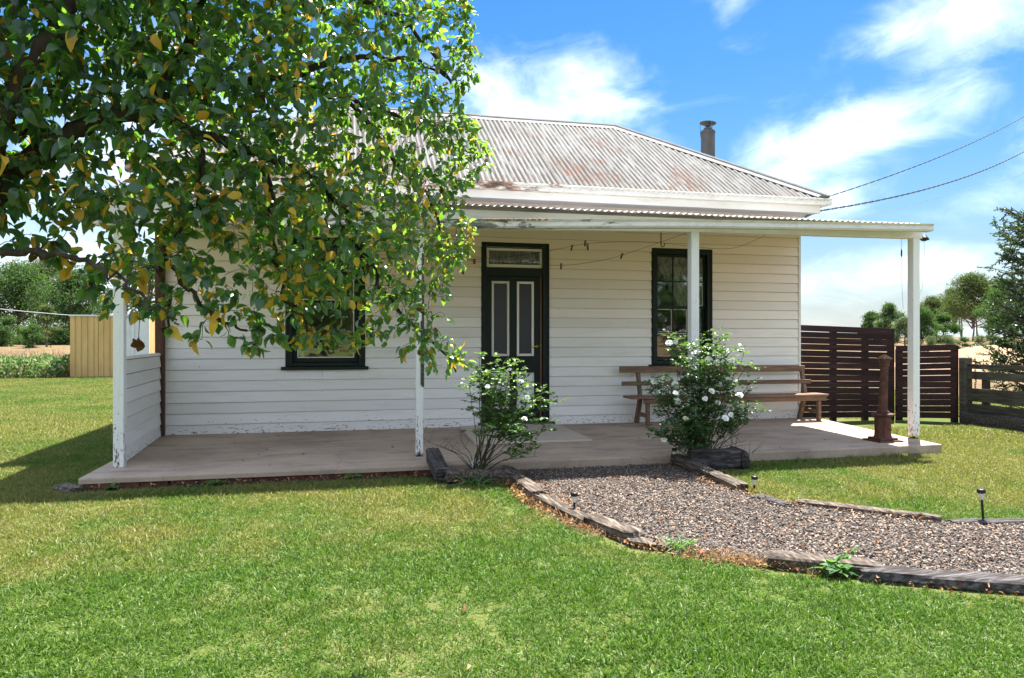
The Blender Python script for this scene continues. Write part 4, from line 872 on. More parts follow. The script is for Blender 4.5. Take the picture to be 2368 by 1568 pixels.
# ------------------------------------------------------------------ garden shed, far left
t = thing('garden_shed', 'small tan ribbed steel garden shed with white roof edge behind the cottage', 'shed', (-8.2, 28.5, 0))
x = -9.46; k = 0
mb = MB(); mb.box(-9.43, 27.66, 0, -6.93, 29.6, 2.1); mb.build('frame', M['shed'], t)
widths = [.39, .28, .26, .22, .22, .20]
for w_ in (.2, .19, .2, .2, .12, .19, .2, .2):
    mb = MB(); mb.prism([(0, .05, 0), (0, 0, 0), (w_*.72, 0, 0), (w_*.80, .028, 0), (w_, .028, 0), (w_, .05, 0)], [(x, 27.6, 0), (x, 27.6, 2.14)]); mb.build('wall_sheet', M['shed'], t); x += w_
mb = MB(); mb.box(x+.002, 27.60, 0, -6.92, 27.64, 2.12); mb.build('door', M['white_metal'], t); 
mb = MB(); mb.box(-9.5, 27.55, 2.145, -6.9, 29.7, 2.20); mb.box(-8.05, 27.53, 2.205, -6.9, 29.7, 2.24); mb.build('roof', M['white_metal'], t)
mb = MB(); mb.tube([(-7.45, 27.56, 0.1), (-7.45, 27.56, 2.1)], .05, 8); mb.build('downpipe', M['white_metal'], t)

# ------------------------------------------------------------------ foliage helpers
def leaf_tpl(curl=.3, fold=.25, wid=.31, prof=((0, .06), (.22, .80), (.5, 1.0), (.78, .62), (1, .03)), wob=0, seed=0):
    rs = np.random.RandomState(seed); v = []
    for s, w_ in prof:
        z = -curl*s*s
        hw = w_*wid*(1+wob*rs.uniform(-1, 1)); hw2 = w_*wid*(1+wob*rs.uniform(-1, 1))
        v += [(-hw, s, z+fold*hw+wob*.06*rs.uniform(-1, 1)), (0, s, z), (hw2, s, z+fold*hw2+wob*.06*rs.uniform(-1, 1))]
    f = [(r*3+c, r*3+c+1, r*3+c+4, r*3+c+3) for r in range(len(prof)-1) for c in (0, 1)]
    return np.array(v), np.array(f)
def frames(d, n):
    d = d/np.linalg.norm(d, axis=1, keepdims=True); z = n-d*(n*d).sum(1, keepdims=True); z /= np.linalg.norm(z, axis=1, keepdims=True)+1e-9
    x = np.cross(d, z); return np.stack([x, d, z], axis=2)       # columns x,y,z
def scatter(tpls, pos, R, sc, pick, tint=None):
    """bake copies of the templates into one array of vertices and quads"""
    Vs, Fs, Ts, Is = [], [], [], []; off = 0
    for k, (tv, tf) in enumerate(tpls):
        ii = np.where(pick == k)[0]
        if len(ii) == 0: continue
        v = np.einsum('nij,vj->nvi', R[ii], tv)*sc[ii][:, None, None]+pos[ii][:, None, :]
        f = tf[None]+(np.arange(len(ii))*len(tv))[:, None, None]+off
        Vs.append(v.reshape(-1, 3)); Fs.append(f.reshape(-1, tf.shape[1])); Is.append(np.repeat(ii, len(tf)))
        if tint is not None: Ts.append(np.repeat(tint[ii], len(tv)))
        off += len(ii)*len(tv)
    return np.concatenate(Vs), np.concatenate(Fs), (np.concatenate(Ts) if tint is not None else None), np.concatenate(Is)
def rnd_unit(rs, n):
    v = rs.normal(size=(n, 3)); return v/np.linalg.norm(v, axis=1, keepdims=True)
def inpoly(x, y, poly):
    x = np.asarray(x); y = np.asarray(y); c = np.zeros(x.shape, bool); n = len(poly)
    for i in range(n):
        x0, y0 = poly[i]; x1, y1 = poly[(i+1) % n]
        c ^= ((y0 > y) != (y1 > y)) & (x < (x1-x0)*(y-y0)/((y1-y0) or 1e-12)+x0)
    return c
def distpoly(x, y, poly):
    d = np.full(np.shape(x), 1e9); n = len(poly)
    for i in range(n):
        a = np.array(poly[i]); b = np.array(poly[(i+1) % n]); ab = b-a; t = np.clip(((x-a[0])*ab[0]+(y-a[1])*ab[1])/(ab @ ab), 0, 1)
        d = np.minimum(d, np.hypot(x-a[0]-ab[0]*t, y-a[1]-ab[1]*t))
    return d

# ------------------------------------------------------------------ gravel path and rose beds
PATH = [(1.58, 6.845), (1.57, 5.5), (1.70, 4.72), (1.86, 4.24), (2.02, 4.0), (2.40, 3.70), (2.9, 3.38), (3.7, 2.92), (5.2, 2.45), (7.5, 2.2), (7.5, 3.75), (5.6, 3.84), (4.8, 3.98), (4.14, 4.20), (3.46, 4.93), (3.28, 5.3), (3.27, 5.6), (3.30, 6.845)]
mb = MB(); mb.add([(x, y, .012) for x, y in PATH], [tuple(range(len(PATH)))]); mb.build('gravel_path', M['gravelbed'], kind='structure')
BED1 = [(.86, 6.84), (.88, 6.40), (1.46, 6.36), (1.50, 6.84)]; BED2 = [(3.36, 6.84), (3.36, 6.50), (3.98, 6.44), (3.98, 6.84)]
EDGE = [(-2.3, 6.86), (-2.3, 6.76), (.8, 6.72), (.8, 6.86)]
mb = MB()
for P_, z in ((BED1, .016), (BED2, .018), (EDGE, .009)): mb.add([(x, y, z) for x, y in P_], [tuple(range(len(P_)))])
mb.build('bed_soil', M['soil'], kind='structure')
rs = np.random.RandomState(3)
def stone_tpl(seed):
    r = np.random.RandomState(seed); v = []
    for lat, m in ((-.5, 4), (.35, 4)):
        for k in range(m): t = 2*PI*(k+r.uniform(-.25, .25))/m+lat; q = r.uniform(.75, 1.1); v.append((math.cos(t)*q, math.sin(t)*q*.75, lat*.55*r.uniform(.7, 1.1)))
    f = [(k, (k+1) % 4, 4+(k+1) % 4, 4+k) for k in range(4)]+[(4, 5, 6, 7), (3, 2, 1, 0)]
    return np.array(v), np.array(f)
STN = [stone_tpl(i) for i in range(7)]
n = 105000; x = rs.uniform(1.5, 6.2, n); y = rs.uniform(2.4, 6.86, n); keep = inpoly(x, y, PATH) & (distpoly(x, y, PATH) > .012); x, y = x[keep], y[keep]
n = len(x); dd = np.hypot(x, y); keep = rs.uniform(size=n) < np.clip(1.25-dd/12, .55, 1); x, y = x[keep], y[keep]; n = len(x)
sc = rs.uniform(.0055, .0135, n)*np.where(y > 6.1, .8, 1)
pos = np.stack([x, y, .012+rs.uniform(.002, .014, n)], 1); dv = rnd_unit(rs, n)*np.array([1, 1, .35]); nv = np.tile([0, 0, 1.], (n, 1))+rs.normal(size=(n, 3))*.35
V, F, T, I = scatter(STN, pos, frames(dv, nv), sc, rs.randint(0, 7, n), rs.uniform(0, 1, n)**1.15)
print('stones', n); link('gravel', np_mesh('gravel', V, F, M['stone'], tint=T), kind='stuff')
# fallen leaves and bark along the slab, the sleepers and over the path
px, py, pz = [], [], []
def strip(n, p0, p1, wid, z=.02):
    for i in range(n):
        s = rs.uniform(); px.append(p0[0]+(p1[0]-p0[0])*s+rs.normal()*wid); py.append(p0[1]+(p1[1]-p0[1])*s+rs.normal()*wid); pz.append(z+abs(rs.normal())*.012)
strip(260, (-2.2, 6.80), (.8, 6.77), .028); strip(330, (1.42, 6.35), (1.40, 5.4), .05); strip(330, (1.40, 5.5), (1.58, 4.6), .05); strip(260, (1.62, 4.6), (1.85, 4.05), .05); strip(240, (1.9, 4.0), (2.5, 3.48), .06); strip(50, (2.4, 3.45), (3.4, 2.78), .03)
strip(130, (1.62, 6.1), (1.70, 4.8), .07); strip(170, (3.15, 6.0), (3.3, 5.2), .06); strip(200, (3.3, 5.1), (4.0, 4.3), .06); strip(60, (.9, 6.3), (1.5, 6.28), .05)
for i in range(520):
    a, b = rs.uniform(1.6, 6), rs.uniform(2.6, 6.8)
    if inpoly(np.array([a]), np.array([b]), PATH)[0]: px.append(a); py.append(b); pz.append(.03)
for i in range(60): px.append(rs.uniform(-4, 4)); py.append(rs.uniform(2.6, 6.6)); pz.append(.034)
for i in range(34): px.append(rs.uniform(-1.9, 6)); py.append(rs.uniform(6.95, 9.3)); pz.append(SLAB+.006)
n = len(px); pos = np.stack([px, py, pz], 1); LT = [leaf_tpl(.5, .6, .3), leaf_tpl(-.5, .5, .26), leaf_tpl(.2, .9, .2)]
dv = rnd_unit(rs, n)*np.array([1, 1, .3]); nv = np.tile([0, 0, 1.], (n, 1))+rs.normal(size=(n, 3))*.5
V, F, T, I = scatter(LT, pos, frames(dv, nv), rs.uniform(.012, .036, n), rs.randint(0, 3, n), rs.uniform(0, 1, n))
link('leaf_litter', np_mesh('leaf_litter', V, F, M['litter'], tint=T), kind='stuff')
# dead straw on the near path edge
n = 1500; s = rs.uniform(0, 1, n); c = np.where(rs.uniform(size=n) < .6, 0, 1)
bx_ = np.where(c == 0, 1.95+s*.75, 1.42+s*.2)+rs.normal(size=n)*.045; by_ = np.where(c == 0, 3.97-s*.55, 5.6-s*1.2)+rs.normal(size=n)*.035
pos = np.stack([bx_, by_, np.full(n, .005)], 1); dv = rs.normal(size=(n, 3))*.8; dv[:, 2] = rs.uniform(.15, .9, n)
SB = (np.array([(-.03, 0, 0), (.03, 0, 0), (.02, .6, -.03), (-.02, .6, -.03), (.004, 1, -.15), (-.004, 1, -.15)]), np.array([(0, 1, 2, 3), (3, 2, 4, 5)]))
V, F, T, I = scatter([SB], pos, frames(dv, rnd_unit(rs, n)), rs.uniform(.04, .09, n), np.zeros(n, int), rs.uniform(0, 1, n)); link('dead_grass', np_mesh('dead_grass', V, F, M['straw'], tint=T), kind='stuff')

# ------------------------------------------------------------------ the lawn: instanced tufts of blades on one point mesh
def patch(name, half, nb, seed, lmin, lmax, wid):
    r = np.random.RandomState(seed); n = nb
    pos = np.stack([r.uniform(-half, half, n), r.uniform(-half, half, n), np.full(n, -.003)], 1)
    dv = r.normal(size=(n, 3)); dv[:, 2] = np.abs(dv[:, 2])*.75+.30; ln = r.uniform(lmin, lmax, n)
    tv = np.array([(-.5, 0, 0), (.5, 0, 0), (.42, .5, -.05), (-.42, .5, -.05), (.06, 1, -.26), (-.06, 1, -.26)]); tf = np.array([(0, 1, 2, 3), (3, 2, 4, 5)])
    tv = tv.copy(); R = frames(dv, rnd_unit(r, n)+np.array([0, 0, .8]))
    wv = wid*r.uniform(.7, 1.3, n)
    vloc = np.repeat(tv[None], n, 0); vloc[:, :, 0] *= wv[:, None]; vloc[:, :, 1:] *= ln[:, None, None]
    v = np.einsum('nij,nvj->nvi', R, vloc)+pos[:, None, :]; f = tf[None]+(np.arange(n)*6)[:, None, None]
    tint = np.clip(r.beta(1.3, 1.7, n), 0, 1); tint = np.where(r.uniform(size=n) < .07, r.uniform(.85, 1, n), tint*.9)
    me = np_mesh(name, v.reshape(-1, 3), f.reshape(-1, 4), M['grass'], tint=np.repeat(tint, 6)); return bpy.data.objects.new(name, me)
PA = [patch('grass_tuft', .15, 780, 50+i, .019, .048, .0048) for i in range(3)]
PB = [patch('grass_tuft', 0.05, 105, 60+i, .018, .042, .0042) for i in range(2)]
PC = [patch('grass_tuft', .40, 1500, 70+i, .030, .055, .008) for i in range(2)]
SLABP = [(-2.3, 6.76), (6.67, 6.84), (7.1, 9.8), (7.1, 14), (-2.5, 14), (-2.35, 7)]
NOGO = [SLABP, PATH, BED1, BED2, [(1.40, 6.9), (1.38, 5.4), (1.52, 4.65), (1.72, 4.1), (1.95, 3.88), (2.35, 3.50), (2.75, 3.2), (3.6, 2.72), (5.2, 2.3), (7.5, 2.0), (7.5, 3.72), (5.6, 3.78), (4.8, 3.92), (4.2, 4.12), (3.52, 4.93), (3.36, 5.3), (3.36, 6.9)], [(.73, 6.9), (.77, 6.42), (.86, 6.28), (1.5, 6.27), (1.5, 6.9)], [(3.3, 6.9), (3.3, 6.42), (3.98, 6.36), (4.0, 6.9)], [(6.75, 9.0), (9.7, 9.0), (9.7, 10.1), (6.75, 10.1)], [(9.28, 9.4), (9.28, 6.2), (10.6, 6.2), (10.6, 9.4)], [(-2.6, 7.0), (-2.2, 6.66), (-2.2, 7.1)]]
def clearance(x, y):
    d = np.full(x.shape, 1e9); inside = np.zeros(x.shape, bool)
    for p in NOGO: inside |= inpoly(x, y, p); d = np.minimum(d, distpoly(x, y, p))
    return np.where(inside, -d, d)
rs = np.random.RandomState(21)
def jgrid(x0, x1, y0, y1, st):
    gx, gy = np.meshgrid(np.arange(x0, x1, st), np.arange(y0, y1, st)); gx = gx.ravel(); gy = gy.ravel(); return gx+rs.uniform(-.35, .35, gx.size)*st, gy+rs.uniform(-.35, .35, gx.size)*st
def inview(x, y, m):
    d = x*FW[0]+y*FW[1]; u = x*RT[0]+y*RT[1]; return (d > 1.6) & (np.abs(u) < .80*d+m)
LP, LI, LS = [], [], []
x, y = jgrid(-9, 13, 1.2, 10.5, .19); c = clearance(x, y); d = x*FW[0]+y*FW[1]; k = (c > .13) & inview(x, y, 1.2) & (d < 9.6); LP.append(np.stack([x[k], y[k]], 1)); LI.append(rs.randint(0, 3, k.sum())); LS.append(rs.uniform(.75, 1.2, k.sum())*(1+.30*np.array([noise.noise(Vector((a*1.1, b*1.1, 3))) for a, b in zip(x[k], y[k])])))
x, y = jgrid(-9, 10, 1.2, 9.3, .075); c = clearance(x, y); d = x*FW[0]+y*FW[1]; k = (c > .022) & (c < .17) & inview(x, y, 1.2) & (d < 11); LP.append(np.stack([x[k], y[k]], 1)); LI.append(rs.randint(3, 5, k.sum())); LS.append(rs.uniform(.8, 1.25, k.sum()))
x, y = jgrid(-24, 18, 7, 27.4, .46); c = clearance(x, y); d = x*FW[0]+y*FW[1]; k = (c > .36) & inview(x, y, 2) & (d > 9.2) & (x < 13.5); LP.append(np.stack([x[k], y[k]], 1)); LI.append(rs.randint(5, 7, k.sum())); LS.append(rs.uniform(.85, 1.2, k.sum()))
LP = np.concatenate(LP); LI = np.concatenate(LI); LS = np.concatenate(LS); n = len(LP); print('tufts', n)
me = bpy.data.meshes.new('lawn_grass'); me.vertices.add(n); me.vertices.foreach_set('co', np.concatenate([LP, np.zeros((n, 1))], 1).astype(np.float32).ravel())
for nm, tp, val in (('pick', 'INT', LI.astype(np.int32)), ('turn', 'FLOAT', rs.uniform(0, 2*PI, n).astype(np.float32)), ('grow', 'FLOAT', LS.astype(np.float32))):
    a = me.attributes.new(nm, tp, 'POINT'); a.data.foreach_set('value', val)
me.materials.append(M['grass']); lawn = link('lawn_grass', me, kind='stuff')
ng = bpy.data.node_groups.new('lawn', 'GeometryNodeTree'); ng.interface.new_socket('Geometry', in_out='INPUT', socket_type='NodeSocketGeometry'); ng.interface.new_socket('Geometry', in_out='OUTPUT', socket_type='NodeSocketGeometry')
gi = ng.nodes.new('NodeGroupInput'); go = ng.nodes.new('NodeGroupOutput'); ip = ng.nodes.new('GeometryNodeInstanceOnPoints'); gi2 = ng.nodes.new('GeometryNodeGeometryToInstance')
for ob in reversed(PA+PB+PC):
    oi = ng.nodes.new('GeometryNodeObjectInfo'); oi.inputs['Object'].default_value = ob; ng.links.new(oi.outputs['Geometry'], gi2.inputs[0])
def nattr(nm, tp): q = ng.nodes.new('GeometryNodeInputNamedAttribute'); q.data_type = tp; q.inputs['Name'].default_value = nm; return q.outputs['Attribute']
ng.links.new(gi.outputs[0], ip.inputs['Points']); ng.links.new(gi2.outputs[0], ip.inputs['Instance']); ip.inputs['Pick Instance'].default_value = True; ng.links.new(nattr('pick', 'INT'), ip.inputs['Instance Index'])
cx_ = ng.nodes.new('ShaderNodeCombineXYZ'); ng.links.new(nattr('turn', 'FLOAT'), cx_.inputs[2]); er = ng.nodes.new('FunctionNodeEulerToRotation'); ng.links.new(cx_.outputs[0], er.inputs[0]); ng.links.new(er.outputs[0], ip.inputs['Rotation'])
ng.links.new(nattr('grow', 'FLOAT'), ip.inputs['Scale']); ng.links.new(ip.outputs[0], go.inputs[0])
mod = lawn.modifiers.new('grass', 'NODES'); mod.node_group = ng

# ------------------------------------------------------------------ small weeds
def weed(x, y, z, r, n, label, kind='broad', mat='weed', cat='weed'):
    q = np.random.RandomState(int(abs(x*911+y*37))+1); pos = np.stack([x+q.normal(size=n)*r*.25, y+q.normal(size=n)*r*.25, np.full(n, z)], 1)
    a = q.uniform(0, 2*PI, n); dv = np.stack([np.cos(a), np.sin(a), q.uniform(.25, 1.3, n)], 1)
    tp = [leaf_tpl(.35, .3, .26), leaf_tpl(.6, .3, .3, wob=.25, seed=4)] if kind == 'broad' else [leaf_tpl(.35, .5, .05), leaf_tpl(.7, .5, .06)]
    V, F, T, I = scatter(tp, pos, frames(dv, np.tile([0, 0, 1.], (n, 1))+q.normal(size=(n, 3))*.3), q.uniform(.5, 1.1, n)*r, q.randint(0, 2, n), q.uniform(0, 1, n))
    V = V-np.array([x, y, z]); o = link('weed', np_mesh('weed', V, F, M[mat], tint=T), loc=(x, y, z)); tag(o, label, cat)
weed(2.0, 4.05, .01, .13, 70, 'bright grass tuft growing at the bend of the gravel path', 'grass'); weed(2.63, 3.42, .03, .12, 60, 'leafy green weed growing against the cracked front sleeper')
weed(1.12, 6.30, .0, .17, 110, 'long grass tuft growing over the grey log', 'grass'); weed(1.4, 6.27, .0, .08, 40, 'dark green fern-like tuft beneath the end of the grey log', 'grass')
weed(3.58, 2.95, .02, .20, 14, 'few long grass blades at the lower right corner of the path', 'grass'); weed(.03, 6.80, .02, .085, 16, 'upright dark weed against the slab edge left of the middle post')
weed(-2.02, 6.80, .01, .075, 14, 'small weed at the left corner of the slab edge'); weed(-1.15, 6.80, .01, .08, 22, 'low weed cluster half way along the left slab edge')
weed(7.35, 8.4, 0, .10, 9, 'thin weed sprouting beside the slab under the tall fence', 'grass'); weed(6.98, 8.9, 0.02, .10, 9, 'small sprout at the back right edge of the slab', 'grass'); weed(2.95, 3.72, .02, .09, 8, 'single green blade standing in the gravel', 'grass')

# ------------------------------------------------------------------ roses
RT_ = [leaf_tpl(.25, .35, .34), leaf_tpl(.45, .25, .36), leaf_tpl(.1, .5, .30)]
def bloom_mesh(seed):
    q = np.random.RandomState(seed); P, D, Nn, S = [], [], [], []
    for ring, (m, up, s) in enumerate(((6, .25, .036), (6, .75, .030), (5, 1.6, .022))):
        for k in range(m):
            a = 2*PI*(k+.5*ring)/m+q.uniform(-.2, .2); P.append((0, 0, .002*ring)); D.append((math.cos(a), math.sin(a), up*q.uniform(.7, 1.2))); Nn.append((-math.cos(a)*.4, -math.sin(a)*.4, 1)); S.append(s*q.uniform(.9, 1.15))
    n = len(P); V, F, T, I = scatter([leaf_tpl(.18, .35, .46, ((0, .25), (.3, .8), (.65, 1.05), (.9, .85), (1, .35)))], np.array(P), frames(np.array(D), np.array(Nn, float)), np.array(S), np.zeros(n, int), np.zeros(n))
    c = np.array([(.005*math.cos(t), .005*math.sin(t), z) for z in (.006, .016) for t in np.linspace(0, 2*PI, 7)[:6]]); o = len(V)
    V = np.concatenate([V, c]); cf = np.array([(o+i, o+(i+1) % 6, o+6+(i+1) % 6, o+6+i) for i in range(6)]+[(o+6, o+7, o+8, o+9), (o+6, o+9, o+10, o+11)])
    return np_mesh('bloom', V, np.concatenate([F, cf]), [M['petal'], M['stamen']], midx=np.concatenate([np.zeros(len(F)), np.ones(8)]), smooth=True)
BLOOM = [bloom_mesh(i) for i in range(3)]
def rose(base, label, shoots, blooms, bare, seed, nleaf, dense):
    """shoots: (end point, leafy fraction from the tip)"""
    q = np.random.RandomState(seed); t = thing('rose_bush', label, 'rose bush', base, 'white roses beside the path'); b = Vector(base); mb = MB(); P, D = [], []
    for (e, lf) in shoots:
        e = Vector(e); st = b+Vector((q.normal()*.05, q.normal()*.04, 0)); mid = st.lerp(e, .5)+Vector((q.normal()*.05, q.normal()*.05, .04)); mid.x = st.x*.6+e.x*.4+q.normal()*.03; pts = []
        for k in range(11): u = k/10; pts.append(st*(1-u)**2+mid*2*u*(1-u)+e*u*u+Vector((q.normal(), q.normal(), q.normal()))*.006)
        r0 = q.uniform(.005, .008); mb.tube(pts, [r0*(1-.7*k/10) for k in range(11)], 5)
        ns = int(11*lf)+1
        for j in range(ns*2):
            k = min(10, int(11-q.uniform(0, 11*lf))); p = pts[max(0, min(10, k))]; d = Vector(rnd_unit(q, 1)[0]); d.z = abs(d.z)*.6+.1; ln = q.uniform(.06, .20)*(1 if k < 9 else .7); tip = p+d*ln
            mb.tube([p, p.lerp(tip, .5)+Vector((0, 0, .012)), tip], [.003, .0025, .0015], 4)
            if lf > .05:
                for s in np.linspace(.25, 1, max(2, int(dense*ln/.05))): P.append(p.lerp(tip, s)); D.append(d)
    for e in bare:
        e = Vector(e); mid = b.lerp(e, .45)+Vector((0, 0, .07)); mb.tube([b, mid, e], [.005, .004, .0018], 4)
        for j in range(4): p = mid.lerp(e, q.uniform(.2, 1)); mb.tube([p, p+Vector((q.normal()*.07, q.normal()*.07, .08+q.uniform(0, .06)))], [.0022, .001], 4)
    mb.build('canes', M['cane'], t, smooth=True)
    P = np.array(P); D = np.array(D); m = len(P); per = 5                     # each compound leaf: five leaflets on a stalk
    a = q.uniform(0, 2*PI, m); ax = np.stack([np.cos(a), np.sin(a), q.uniform(-.35, .55, m)], 1)+D*.6; ax /= np.linalg.norm(ax, axis=1, keepdims=True); sd_ = np.cross(ax, np.array([0, 0, 1.])); sd_ /= np.linalg.norm(sd_, axis=1, keepdims=True)+1e-9
    pos, dv = [], []
    for l_, s_, al in ((.030, 1, .55), (.030, -1, .55), (.055, 1, .65), (.055, -1, .65), (.065, 0, 1)): pos.append(P+ax*l_); dv.append(ax*al+sd_*s_*.9)
    pos = np.concatenate(pos); dv = np.concatenate(dv)+q.normal(size=(5*m, 3))*.15; n = len(pos); nv = np.tile([0, 0, 1.], (n, 1))+q.normal(size=(n, 3))*.45
    if n > nleaf: ii = q.permutation(n)[:nleaf]; pos, dv, nv = pos[ii], dv[ii], nv[ii]; n = nleaf
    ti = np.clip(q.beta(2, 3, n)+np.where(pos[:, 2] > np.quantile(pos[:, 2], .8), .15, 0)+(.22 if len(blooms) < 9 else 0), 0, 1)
    V, F, T, I = scatter(RT_, pos-np.array(base), frames(dv, nv), q.uniform(.026, .044, n), q.randint(0, 3, n), ti); link('foliage', np_mesh('foliage', V, F, M['rleaf'], tint=T), t, kind='stuff')
    for i, p in enumerate(blooms):
        o = link('rose_bloom', BLOOM[i % 3], t); vd = Vector((-p[0], -p[1], .2)).normalized(); o.location = Vector(p)+vd*(q.uniform(.06, .17) if len(blooms) > 9 else .03)-b; dr = Vector((-p[0], -p[1], 1.3-p[2])).normalized()*.8+Vector((q.normal()*.4, q.normal()*.4, .5)); o.rotation_euler = dr.to_track_quat('Z', 'Y').to_euler(); s = q.uniform(.75, 1.08)*(1 if len(blooms) > 9 else .8); o.scale = (s, s, s*q.uniform(.9, 1.3))
    return t
B1 = [(1.452, 6.406, 1.022), (1.533, 6.287, 0.917), (1.227, 6.292, 0.882), (1.599, 6.299, 0.775), (1.559, 6.25, 0.589), (1.13, 6.465, 0.85)]
B2 = [(3.532, 6.759, 1.262), (3.312, 6.806, 1.282), (3.073, 6.45, 1.269), (3.326, 6.404, 1.17), (3.458, 6.72, 1.114), (3.604, 6.641, 1.1), (3.67, 6.595, 1.072), (3.365, 6.498, 1.024), (3.746, 6.548, 1.19), (3.808, 6.534, 1.087), (3.238, 6.654, 0.854), (3.157, 6.477, 0.786), (3.564, 6.509, 0.791), (3.495, 6.508, 0.72), (3.692, 6.614, 0.669), (3.803, 6.714, 0.903), (3.758, 6.704, 0.844), (3.826, 6.501, 0.885), (3.84, 6.452, 0.752), (3.718, 6.398, 0.567), (3.608, 6.316, 0.541), (3.227, 6.401, 0.536), (3.182, 6.613, 0.351), (3.075, 6.57, 0.316), (3.216, 6.566, 0.692), (3.156, 6.816, 0.861), (3.024, 6.678, 0.875)]
q = np.random.RandomState(5)
sh = [((1.20, 6.55, 1.12), .42), ((1.30, 6.5, 1.07), .45), ((1.42, 6.45, 1.12), .5), ((1.52, 6.5, 1.05), .5), ((1.62, 6.45, .98), .5), ((1.68, 6.6, .88), .45), ((1.78, 6.5, .80), .4), ((1.86, 6.5, .70), .4), ((1.82, 6.45, .46), .35), ((1.72, 6.35, .30), .5), ((1.10, 6.5, .86), .12), ((1.25, 6.4, .95), .4), ((1.38, 6.35, .92), .55), ((1.50, 6.35, .82), .6), ((1.62, 6.32, .72), .6), ((1.48, 6.4, .62), .5), ((1.34, 6.45, .75), .5), ((1.60, 6.3, .55), .5), ((1.28, 6.3, .50), .25), ((1.55, 6.4, .42), .35)]
rose((1.20, 6.66, .015), 'smaller straggly white rose bush in front of the green door', sh, B1, [(.80, 6.55, .34), (.95, 6.5, .30), (.72, 6.6, .36), (1.0, 6.45, .38), (1.75, 6.5, .20)], 5, 4200, 1.5)
sh = []
for i in range(40):
    a = q.uniform(-1, 1); z = q.uniform(.40, 1.34); wmax = .52*math.sin(min(1, max(.25, (1.5-z)/.9))*PI/2)+.05; sh.append(((3.50+a*wmax, 6.60+q.uniform(-.28, .22), z), q.uniform(.4, .65)))
sh += [((3.02, 6.6, .90), .35), ((2.98, 6.65, .78), .4), ((3.98, 6.5, .84), .3), ((3.93, 6.5, 1.02), .35), ((3.05, 6.6, .34), .5), ((2.95, 6.6, .40), .45), ((3.16, 6.5, .28), .5), ((3.50, 6.6, 1.38), .4), ((3.2, 6.6, 1.3), .4), ((3.7, 6.6, 1.28), .4)]
rose((3.52, 6.66, .02), 'larger full white rose bush covering the middle verandah post', sh, B2, [(3.95, 6.5, .28), (4.0, 6.6, .22), (3.9, 6.5, .36), (4.02, 6.5, .15)], 6, 7500, 1.6)

# ------------------------------------------------------------------ the plum tree that overhangs from the left
tree = thing('leafy_fruit_tree', 'large leafy fruit tree with yellowing leaves overhanging the left half', 'tree', tuple(W(-2.3, 0, 2.6)))
def cr(pts, k=7):
    pts = [Vector(p) for p in pts]; out = []
    for i in range(len(pts)-1):
        p0 = pts[max(i-1, 0)]; p1, p2 = pts[i], pts[i+1]; p3 = pts[min(i+2, len(pts)-1)]
        for j in range(k): u = j/k; out.append(.5*((2*p1)+(-p0+p2)*u+(2*p0-5*p1+4*p2-p3)*u*u+(-p0+3*p1-3*p2+p3)*u**3))
    return out+[pts[-1]]
q = np.random.RandomState(17)
LIMBS = [
 ('trunk', [(-2.45, -.1, 2.6), (-2.33, .8, 2.62), (-2.14, 1.5, 2.66), (-2.02, 1.95, 2.7)], .14, .10),
 ('branch', [(-2.06, 1.82, 2.69), (-1.86, 2.0, 2.75), (-1.71, 2.16, 2.85), (-1.53, 2.28, 2.95), (-1.31, 2.39, 3.05), (-1.03, 2.43, 3.1), (-.75, 2.39, 3.2), (-.45, 2.3, 3.3)], .045, .008),
 ('branch', [(-1.84, 2.0, 2.74), (-1.65, 2.14, 2.76), (-1.456, 2.19, 2.8), (-1.296, 2.16, 2.9), (-1.066, 2.08, 3.0), (-.84, 1.99, 3.1), (-.78, 1.84, 3.12), (-.70, 1.70, 3.15)], .034, .007),
 ('branch', [(-2.03, 1.9, 2.7), (-1.86, 2.15, 2.62), (-1.69, 2.42, 2.6), (-1.55, 2.73, 2.7), (-1.2, 3.1, 2.9)], .042, .020),
 ('branch', [(-1.53, 2.28, 2.95), (-1.36, 2.55, 3.0), (-1.29, 2.85, 3.0), (-1.1, 3.07, 3.1), (-.8, 3.1, 3.2)], .026, .007),
 ('branch', [(-1.56, 2.72, 2.7), (-1.1, 2.9, 3.0), (-.7, 2.85, 3.2), (-.45, 2.72, 3.3), (-.28, 2.5, 3.35)], .026, .006),
 ('branch', [(-.84, 1.99, 3.1), (-.70, 1.80, 3.18), (-.61, 1.58, 3.2), (-.474, 1.40, 3.2), (-.34, 1.275, 3.2), (-.25, 1.18, 3.2)], .016, .004),
 ('branch', [(-1.296, 2.16, 2.9), (-1.27, 1.9, 2.9), (-1.385, 1.70, 2.9), (-1.434, 1.613, 2.9), (-1.393, 1.454, 2.9), (-1.41, 1.33, 2.88)], .015, .005),
 ('branch', [(-1.42, 1.63, 2.9), (-1.32, 1.50, 2.92), (-1.22, 1.40, 2.95), (-1.12, 1.33, 2.95)], .012, .005),
 ('branch', [(-2.10, 1.6, 2.67), (-1.80, 1.62, 2.6), (-1.575, 1.6, 2.5), (-1.407, 1.524, 2.5), (-1.3, 1.43, 2.52), (-1.2, 1.36, 2.56)], .016, .003),
 ('branch', [(-1.066, 2.08, 3.0), (-1.0, 1.85, 2.95), (-.98, 1.62, 2.95), (-.92, 1.42, 3.0), (-.80, 1.26, 3.05)], .015, .004),
 ('branch', [(-1.97, 1.9, 2.69), (-2.2, 2.2, 2.6), (-2.6, 2.5, 2.7), (-3.0, 2.7, 2.9)], .07, .02),
 ('branch', [(-1.03, 2.43, 3.1), (-.75, 2.6, 3.25), (-.48, 2.62, 3.35), (-.28, 2.55, 3.4)], .018, .006),
 ('branch', [(-.75, 2.39, 3.2), (-.5, 2.1, 3.3), (-.34, 1.85, 3.35), (-.24, 1.62, 3.35)], .014, .005),
]
NP, NR = [], []
